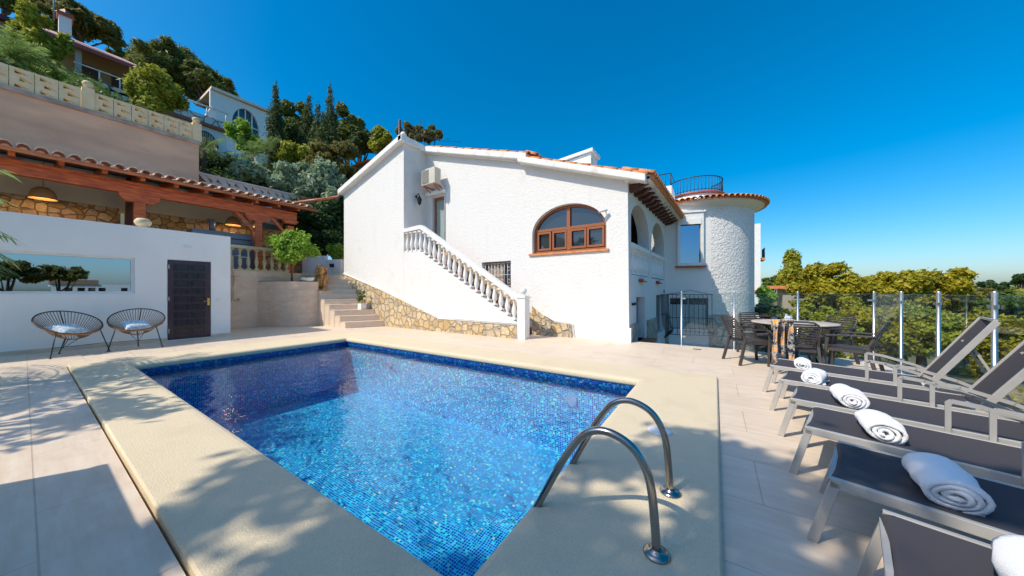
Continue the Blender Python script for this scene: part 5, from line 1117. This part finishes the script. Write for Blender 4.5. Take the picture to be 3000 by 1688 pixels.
cypress('stubby cypress between the bent one and the tall right one', 948, 325, 500, 21.2, 44, 2500, seed=35)
tree_px('cedar_tree', 'drooping dark brown green cedar between the cypresses', 'tree', 875, 440, 23.5, 62, 85, 7500, .2, L_cyp, seed=36, nb=30, trunk=.2, k=.3)
tree_px('pine_tree', 'broad olive green pine behind the left cypress', 'tree', 872, 378, 29, 60, 62, 7500, .24, L_pine, seed=37, nb=28, trunk=.2, k=.3)
tree_px('pine_tree', 'rounded green pine right of the tall right-hand cypress', 'tree', 1020, 388, 28, 62, 62, 6000, .24, L_pine, seed=38, nb=24, trunk=.2, k=.3)
tree_px('pine_tree', 'dark blue green pine sloping down towards the villa gable', 'tree', 1050, 425, 27, 60, 45, 4500, .22, L_cyp, seed=39, nb=20, trunk=.2, k=.3)
tree_px('broadleaf_tree', 'brown green tree behind the left slope of the villa gable', 'tree', 1110, 425, 26, 50, 45, 3500, .2, L_gold, seed=40, nb=18, trunk=.15, k=.3)
tree_px('broadleaf_tree', 'ochre tree peeking over the villa ridge right of the utility pole', 'tree', 1255, 398, 24, 42, 28, 2200, .18, L_brown, seed=42, nb=14, trunk=.12, k=.32, base_z=3)
tree_px('broadleaf_tree', 'ochre tree peeking over the villa ridge left of the utility pole', 'tree', 1195, 400, 24.5, 34, 36, 1800, .18, L_brown, seed=43, nb=12, trunk=.12, k=.32, base_z=3)
# ground cover between
bl = []; rd = random.Random(9)
for i in range(260):
    x, y = rd.uniform(-50, -19), rd.uniform(-6, 34); z = hz(x, y); bl.append(((x, y, z + .2), (rd.uniform(.6, 1.6), rd.uniform(.6, 1.6), rd.uniform(.4, .9))))
leaves('hillside_scrub', bl, 26000, .16, L_green, None, 50); bpy.data.objects['hillside_scrub']['kind'] = 'stuff'

# ================================================================ HILL HOUSES
def hp(u, v, cx):  # point on the vertical plane x = cx seen at photo pixel (u, v)
    a = (u - U0) / F; dx, dy = a * CC - SS, a * SS + CC; t = cx / dx; return Vector((cx, dy * t, H - (v - V0) / F * t))
hA = thing('hill_house', 'white house with a dark red veranda roof and chimney high on the hill', 'house', (-45, 4, 18))
cx = -45.
pE0, pE1 = hp(185, 128, cx), hp(418, 208, cx)
y0, y1 = pE0.y, pE1.y; ze = (pE0.z + pE1.z) / 2
b = MB(); b.box(cx - 6, cx - 2.2, y0 - 1, y1 - .1, 15, ze + 1.35); b.build('wall', mat('ochre_wall', (.45, .3, .16), .9), hA)
b = MB(); b.add([(cx + .4, y0 - 1.5, ze), (cx + .4, y1 + .4, ze), (cx - 4, y1 + .4, ze + 2.2), (cx - 4, y0 - 1.5, ze + 2.2), (cx + .4, y0 - 1.5, ze + .22), (cx + .4, y1 + .4, ze + .22), (cx - 4, y1 - .8, ze + 2.45), (cx - 4, y0 - 1.5, ze + 2.45)], [(0, 1, 2, 3), (4, 7, 6, 5), (0, 4, 5, 1), (1, 5, 6, 2), (0, 3, 7, 4), (2, 6, 7, 3)]); rf = b.build('roof', pink_tile, hA)
b = MB(); b.box(cx + .38, cx + .5, y0 - 1.5, y1 + .4, ze - .2, ze + .1); b.build('fascia', mat('dark_red_fascia', (.3, .06, .045), .6), rf)
pc0 = hp(172, 115, cx - 1.5); pc1 = hp(210, 60, cx - 1.5)
b = MB(); b.box(cx - 2.2, cx - 1.3, pc0.y, pc1.y, ze + .5, pc1.z); ch_ = b.build('chimney', white_paint, hA)
b = MB(); b.box(cx - 2.3, cx - 1.2, pc0.y - .1, pc1.y + .1, pc1.z, pc1.z + .3); b.lathe([(.55, .3), (.1, .8)], (cx - 1.75, (pc0.y + pc1.y) / 2, pc1.z), 4, False); b.build('chimney_cap', red_tile, ch_)
pw0, pw1 = hp(215, 222, cx), hp(400, 270, cx); zw = (pw0.z + pw1.z) / 2
b = MB(); b.box(cx - .3, cx, y0 - .3, y1 + .3, 16.5, zw); b.build('stone_terrace_wall', crazy_m, hA)
b = MB(); b.box(cx - 2.2, cx, y0, y1, zw - .5, zw - .3); b.build('terrace_floor', tan_in, hA)
for y in (y0 + .75, y1 - .35):
    b = MB(); b.box(cx - .35, cx - .05, y - .16, y + .16, zw, ze + .05); b.build('post', grille_m, hA)
b = MB(); b.tube([(cx - .1, y0 + .5, zw + 1.0), (cx - .1, y1, zw + 1.0)], .06, 6)
for k in range(4): y = y0 + .7 + k * (y1 - y0 - .9) / 3; b.tube([(cx - .1, y, zw), (cx - .1, y, zw + 1.0)], .05, 6)
b.build('railing', white_paint, hA)
b = MB(); b.box(cx - 2.19, cx - 2.1, y0 + 1, y0 + 1.9, zw, zw + 2); b.box(cx - 2.19, cx - 2.1, y1 - 1.6, y1 - .9, zw, zw + 2); b.build('door', dark_in, hA)
b = MB(); b.box(cx - 3, cx + .1, y1 + .1, y1 + .35, zw - .5, ze - .6); b.build('end_wall', white_paint, hA)
an = MB(); P0 = hp(158, 60, cx); an.tube([P0, P0 + Vector((0, 0, 2.6))], .05, 5); an.build('mast', grille_m, hA)
h0 = thing('hill_house', 'dark red roof corner of a house cut off at the top left edge', 'house', tuple(hp(20, 80, -46)))
P0, P1 = hp(-60, 25, -46), hp(42, 72, -46); b = MB(); b.box(-50, -46, P0.y, P1.y, P1.z - 2.5, P1.z - .1); b.build('wall', tan_in, h0)
b = MB(); b.box(-51, -45.6, P0.y, P1.y + .4, P1.z - .1, P1.z + .25); b.build('roof', wood_dark, h0)
hB = thing('terrace_house', 'white hill house with a crazy paving stone balcony and an arched grille window', 'house', (-33, 7, 12)); cx = -33.
q0, q1 = hp(545, 330, cx), hp(663, 388, cx); zt_, zr = hp(600, 352, cx).z + .35, (hp(570, 362, cx).z + hp(655, 388, cx).z) / 2
b = MB(); ar = archpts(hp(562, 450, cx).y, hp(638, 450, cx).y, 11.3, 12.1, hp(600, 392, cx).z - .15, 14)
b.panel([(4.5, 10), (q1.y, 10), (q1.y, zr), (4.5, zr)], [ar], lambda y, z, d: (cx - d, y, z), .3); b.box(cx - 5, cx - .3, q1.y - .3, q1.y, 10, zr); b.build('wall', white_paint, hB)
b = MB(); b.box(cx - .9, cx - .8, 4.6, q1.y - .3, 10, zr); b.build('arched_window', dark_in, hB)
b = MB()
for k in range(12):
    y = ar[0][0] + (ar[1][0] - ar[0][0]) * (k + .5) / 12; zz_ = 12.1 + (ar[10][1] - 12.1) * math.sqrt(max(0, 1 - ((k + .5) / 6 - 1) ** 2)); b.tube([(cx + .12, y, 11), (cx + .12, y, zz_ + .3)], .025, 5)
b.tube([(cx + .12, p_[0], p_[1] + .3) for p_ in ar[2:]], .035, 5); b.build('window_grille', iron_m, hB)
b = MB(); b.box(cx - .1, cx + .25, 4.5, q1.y + .1, zr, zr + .22); b.build('red_trim', red_tile, hB)
b = MB(); b.box(cx - .2, cx + .05, 4.5, q1.y + .2, zr + .22, zt_); b.build('stone_parapet', crazy_m, hB)
b = MB(); b.tube([(cx, 4.5, zt_ + .75), (cx, q1.y + .1, zt_ + .75)], .06, 6)
for k in range(4): y = 5.4 + k * (q1.y - 5.4) / 3; b.tube([(cx, y, zt_), (cx, y, zt_ + .75)], .05, 6)
b.build('railing', white_paint, hB)
b = MB(); b.add([(cx - 1, q1.y - 1.2, zt_), (cx - 1, q1.y - .3, zt_), (cx - 1, q1.y - .4, zt_ + 1.3), (cx - 1, q1.y - .6, zt_ + 1.4), (cx - 1.6, q1.y - 1.2, zt_), (cx - 1.6, q1.y - .3, zt_), (cx - 1.6, q1.y - .4, zt_ + 1.3), (cx - 1.6, q1.y - .6, zt_ + 1.4)], [(0, 1, 2, 3), (7, 6, 5, 4), (0, 4, 5, 1), (1, 5, 6, 2), (2, 6, 7, 3), (3, 7, 4, 0)]); b.build('barbecue_stack', white_trim, hB)
hC = thing('arched_window_house', 'white hill house with a large arched window and low tiled roof behind the sparse tree', 'house', (-42, 12, 14)); cx = -42.
q0, q1 = hp(655, 285, cx), hp(784, 322, cx); zc = (q0.z + q1.z) / 2; A0, A1 = hp(680, 350, cx), hp(759, 366, cx); zs_ = A0.z - .3; ar = archpts(A0.y, A1.y, zs_ - 1.6, zs_, hp(715, 318, cx).z, 16)
b = MB(); b.panel([(q0.y - 1, 12), (q1.y, 12), (q1.y, zc - .1), (q0.y - 1, zc)], [ar, rect(A1.y - 1.6, A1.y - .5, zs_ - 4.8, zs_ - 3.2)], lambda y, z, d: (cx - d, y, z), .3); b.box(cx - 5, cx - .3, q1.y - .3, q1.y, 12, zc - .1); b.build('wall', white_paint, hC)
b = MB(); b.box(cx - .35, cx - .3, A0.y - .3, A1.y + .3, zs_ - 5, ar[10][1] + .2); wC = b.build('arched_window', mat('hill_window_glass', (.05, .1, .16), .05), hC)
b = MB()
for k in range(1, 4): y = A0.y + (A1.y - A0.y) * k / 4; b.bar((cx - .2, y, zs_ - 1.6), (cx - .2, y, ar[10][1]), .1, .1)
b.bar((cx - .2, A0.y, zs_ + .2), (cx - .2, A1.y, zs_ + .2), .1, .1); b.build('mullions', white_paint, wC)
b = MB(); b.box(cx - .25, cx - .1, A0.y, A1.y, zs_ - 1.6, zs_ - .7); b.build('red_panel', red_tile, hC)
b = MB(); b.box(cx - 5, cx + .3, q0.y - 1, q1.y + .3, zc, zc + .25); b.build('roof', pale_block, hC)
hD = thing('small_house', 'small house with an orange tiled roof peeking above the left villa eave', 'house', tuple(at(1060, 470, 24)))
p = at(1065, 478, 24); b = MB(); b.box(p.x - 1.0, p.x + .8, p.y, p.y + 2.5, p.z - 2, p.z); b.build('wall', tan_in, hD)
b = MB(); b.add([(p.x - 1.5, p.y - .3, p.z - .05), (p.x + 1, p.y - .3, p.z - .05), (p.x + 1, p.y + 1, p.z + .6), (p.x - 1.5, p.y + 1, p.z + .6), (p.x + 1, p.y + 2.6, p.z - .05), (p.x - 1.5, p.y + 2.6, p.z - .05)], [(0, 1, 2, 3), (3, 2, 4, 5), (0, 3, 5), (1, 4, 2), (0, 5, 4, 1)]); b.build('roof', terracotta, hD)

# ================================================================ RIGHT SIDE BEYOND THE FENCE
def olive(label, u, v, D, ru, rv, n, seed, m=None, name='bushy_tree', size=.15, **kw):
    c = at(u, v, D); return tree(name, label, 'tree', (c.x, c.y, gz(c)), c, (ru * D / F * .75, ru * D / F * .75, rv * D / F), n, size, m or L_olive, seed=seed, nb=30, trunk=.14, k=.34, limbs=8, low=-1, barkm=bark, group='yellow green bushy trees beyond the glass fence', **kw)
olive('yellow olive bushy tree beyond the fence, right beside the tall conifer', 2415, 850, 17, 95, 70, 8000, 60)
olive('yellow olive bushy tree beyond the fence, second from the conifer', 2530, 855, 18, 85, 62, 7000, 61)
olive('yellow olive bushy tree beyond the fence, in the middle of the row', 2640, 858, 17, 85, 60, 7500, 62)
olive('yellow olive bushy tree beyond the fence, fourth in the row, with the tallest tip', 2735, 850, 17.5, 80, 68, 7500, 63)
olive('last yellow olive bushy tree of the row, above the corner post', 2800, 868, 18, 55, 58, 5000, 64)
olive('greener bushy tree low behind the dining table', 2400, 965, 12.5, 110, 75, 6500, 65, L_gold, size=.11)
olive('greener bushy tree low behind the corner of the glass fence', 2560, 970, 12, 110, 80, 6500, 66, L_olive, size=.11)
olive('green bushy tree seen through the glass behind the nearest fence posts', 2700, 985, 11.5, 110, 90, 7000, 67, L_gold, size=.11)
olive('green bushy tree low behind the raised lounger backs', 2860, 1000, 12, 110, 95, 7000, 68, L_olive, size=.11)
olive('low dark shrub mass behind the left part of the fence', 2270, 960, 13.5, 90, 60, 5000, 69, L_dark, size=.11)
olive('mid green shrub at the right frame edge beyond the fence', 2985, 930, 16, 90, 70, 5000, 70, L_green, size=.14)
tree_px('tall_conifer', 'tall dense rounded conifer beyond the fence right of the tower', 'conifer', 2322, 812, 21, 38, 66, 7000, .14, L_gold, seed=71, nb=30, trunk=.15, k=.38, low=-1)
tree_px('tall_conifer', 'lower green shrub tops left of the tall conifer', 'conifer', 2262, 835, 22, 34, 24, 2500, .14, L_green, seed=72, nb=14, trunk=.1, k=.38)
tree_px('vine_shrub', 'light green leafy shrub over the small shed right of the tower', 'shrub', 2245, 875, 17, 32, 38, 2500, .12, L_bright, seed=73, nb=14, trunk=.08)
sd2 = thing('garden_shed', 'small pale shed with a tiled edge between the shrubs beyond the fence', 'shed', tuple(at(2350, 900, 18)))
p = at(2352, 900, 18.5); b = MB(); b.box(p.x - .9, p.x + .45, p.y, p.y + 2, -2.5, at(0, 848, 18.5).z); b.build('wall', mat('shed_wall', (.45, .4, .33), .9), sd2)
z_ = at(0, 846, 18.5).z; b = MB(); b.box(p.x - 1.8, p.x + .6, p.y - .3, p.y + 2.2, z_, z_ + .18); b.build('roof', terracotta, sd2)
wh = thing('white_block_house', 'narrow strip of a white house with balconies seen past the right edge of the tower', 'house', tuple(at(2225, 850, 26)))
p = at(2224, 850, 27); b = MB(); b.box(p.x - 4, p.x + .1, p.y, p.y + 8, -2, at(0, 655, 27).z); b.build('wall', white_paint, wh)
b = MB(); b.box(p.x - 3, p.x + .45, p.y + .2, p.y + 2, at(0, 762, 27).z, at(0, 755, 27).z); bc_ = b.build('balcony', terracotta, wh)
b = MB()
for k in range(5): b.tube([(p.x + .4, p.y + .3 + k * .4, at(0, 757, 27).z), (p.x + .4, p.y + .3 + k * .4, at(0, 727, 27).z)], .03, 5)
b.tube([(p.x + .4, p.y + .2, at(0, 727, 27).z), (p.x + .4, p.y + 2, at(0, 727, 27).z)], .04, 5); b.build('balcony_railing', iron_m, bc_)
b = MB(); b.box(p.x - 3, p.x + .5, p.y - .1, p.y + 3, at(0, 857, 27).z, at(0, 850, 27).z); b.build('canopy_roof', terracotta, wh)
for i, (u, v, D, ru, rv, m_, lab) in enumerate(((2905, 838, 60, 28, 18, L_dark, 'umbrella pine on the far ridge right of the corner post'), (2990, 822, 45, 18, 14, L_dark, 'dark pine at the right frame edge on the far ridge'), (2950, 852, 70, 40, 14, L_gold, 'low round trees on the far ridge between the pines'),
                                        (2870, 862, 50, 30, 16, L_brown, 'brown green far tree just right of the olive row'), (3060, 850, 60, 60, 22, L_green, 'far green tree beyond the right frame edge'), (2990, 870, 40, 50, 22, L_gold, 'mid distance olive green tree at the right frame edge'))):
    tree_px('far_tree', lab, 'tree', u, v, D, ru, rv, 1800, .4, m_, seed=80 + i, nb=16, trunk=.2, k=.36, base_z=-6, low=-.8)
bl = []; rd = random.Random(19)
for i in range(420):
    a = rd.uniform(-.15, 1.3); dd3 = rd.uniform(14, 140) ** 1.0; x, y = 2.6 + dd3 * math.cos(a), 6 + dd3 * math.sin(a) * 1.2
    if x < 3.5 or (y < 12 and x < 4): continue
    k = 1 + dd3 / 50; bl.append(((x, y, hz(x, y) + .3), (rd.uniform(.8, 1.8) * k, rd.uniform(.8, 1.8) * k, rd.uniform(.6, 1.1) * (1 + dd3 / 90))))
leaves('valley_scrub', bl, 32000, .3, L_olive, None, 51); bpy.data.objects['valley_scrub']['kind'] = 'stuff'
bl = [((rd.uniform(3.2, 12), rd.uniform(0, 13), -1.6 + rd.uniform(-.2, .3)), (.6, .6, .45)) for _ in range(120)]
leaves('terrace_bank_plants', bl, 12000, .08, L_olive, None, 52); bpy.data.objects['terrace_bank_plants']['kind'] = 'stuff'

# ================================================================ BEHIND THE CAMERA (seen in reflections, casts the foreground shade)
bh = thing('low_wall', 'unseen long low white wall added behind the viewer to shade the left paving', 'wall', (2, -.85, 0))
b = MB(); b.box(-4.38, 9, -.93, -.73, 0, 1.28); b.build('wall_face', plaster, bh)  # unseen wall added for its straight shadow, kept low to let sky light in
b = MB(); b.box(-4.4, 9, -.96, -.72, 1.28, 1.33); b.build('wall_cap', white_paint, bh)
sp_ = thing('shade_pine', 'broad pine behind the viewer casting dappled shade over the near pool edge', 'tree', (-2.0, -6.6, 3.2))
b = MB(); b.tube([(-2.2, -8.2, -.5), (-2.3, -7.2, 3.5), (-2.2, -5.6, 6), (-1.8, -4.6, 7.4)], [.3, .25, .2, .08], 10)
for q in ((-4.6, -4.8, 7.4), (.8, -4.4, 7.6), (-2.6, -3.4, 8.2), (2.0, -5.6, 7.2)): b.tube([(-2.2, -5.8, 5.8), (q[0] * .5 - 1.1, q[1] * .5 - 2.8, 6.9), q], [.14, .09, .03], 6)
b.build('trunk', bark, sp_)
bl = []; rd = random.Random(4)
for i in range(58):
    gx, gy = rd.uniform(-3.0, 4.2), rd.uniform(-.9, 3.05)
    lim = 3.25 - .35 * max(0, -gx - .5); 
    if gx < -1.0 and gy > 1.5 - .0: 
        continue
    z = rd.uniform(6.4, 8.4); bl.append(((gx - .4045 * z * .99, gy - .80 * z, z), (rd.uniform(.25, .6), rd.uniform(.25, .55), rd.uniform(.2, .35))))
for i in range(31):
    gx, gy = (rd.uniform(-3.0, 2.2), rd.uniform(-.6, 1.0)) if i < 26 else (rd.uniform(-.8, 2.6), rd.uniform(.6, 3.2))
    z = rd.uniform(6.4, 8.0); bl.append(((gx - .4045 * z * .99, gy - .80 * z, z), (rd.uniform(.22, .5), rd.uniform(.22, .45), rd.uniform(.2, .35))))
leaves('crown', bl, 13000, .11, L_pine, sp_, 90, shell=.3)
bp_c = Vector((-9.15, -1.75, 2.35))
palm('fan palm at the left edge whose fronds reach into view beside the long mirrored window', bp_c, (-9.25, -1.9, 0), 40, 1.85, L_palm, seed=44, trunk=.14, wl_=.5, lw=.022, droop=1.2)
c = Vector((-6.6, -3.6, 5.2)); tree('olive_tree', 'open crowned tree left of the viewer casting leafy shadows on the left paving', 'tree', (-7.4, -4.4, 0), (-8.2, -3.2, 4.3), (2.0, 1.2, .9), 800, .12, L_green, seed=45, nb=14, trunk=.1, k=.24)
rh_ = thing('neighbour_villa', 'low white villa with small square windows down the slope right of the loungers', 'house', (36, 5, -3))
b = MB(); hs = [rect(y, y + .5, 1.1, 1.75) for y in (2.4, 3.2, 3.9, 4.6, 6.2, 8.3)]; b.panel(rect(1.6, 9.5, -5, 2.1), hs, lambda y, z, d: (34 + d, y, z), .3); b.box(34.3, 42, 1.6, 9.5, 1.9, 2.1); b.build('wall', white_paint, rh_)
b = MB(); b.box(34.4, 34.5, 1.7, 9.4, -5, 1.9); b.build('window', glass_dark, rh_)
b = MB(); b.box(33.9, 38, 1.5, 4.6, 2.1, 2.6); b.build('upper_storey', tan_in, rh_)
for i, (x, y, z, r_) in enumerate(((29, -.7, 3.0, 1.9), (30, 1.9, 3.1, 1.7))):
    tree('umbrella_pine', ['spreading umbrella pine down the slope, mirrored at the left in the long window', 'smaller umbrella pine down the slope in front of the low villa'][i], 'tree', (x, y, -4.3), (x, y, z), (r_, r_, r_ * .6), 4000, .2, L_brown, seed=95 + i, nb=24, trunk=.16, k=.32)
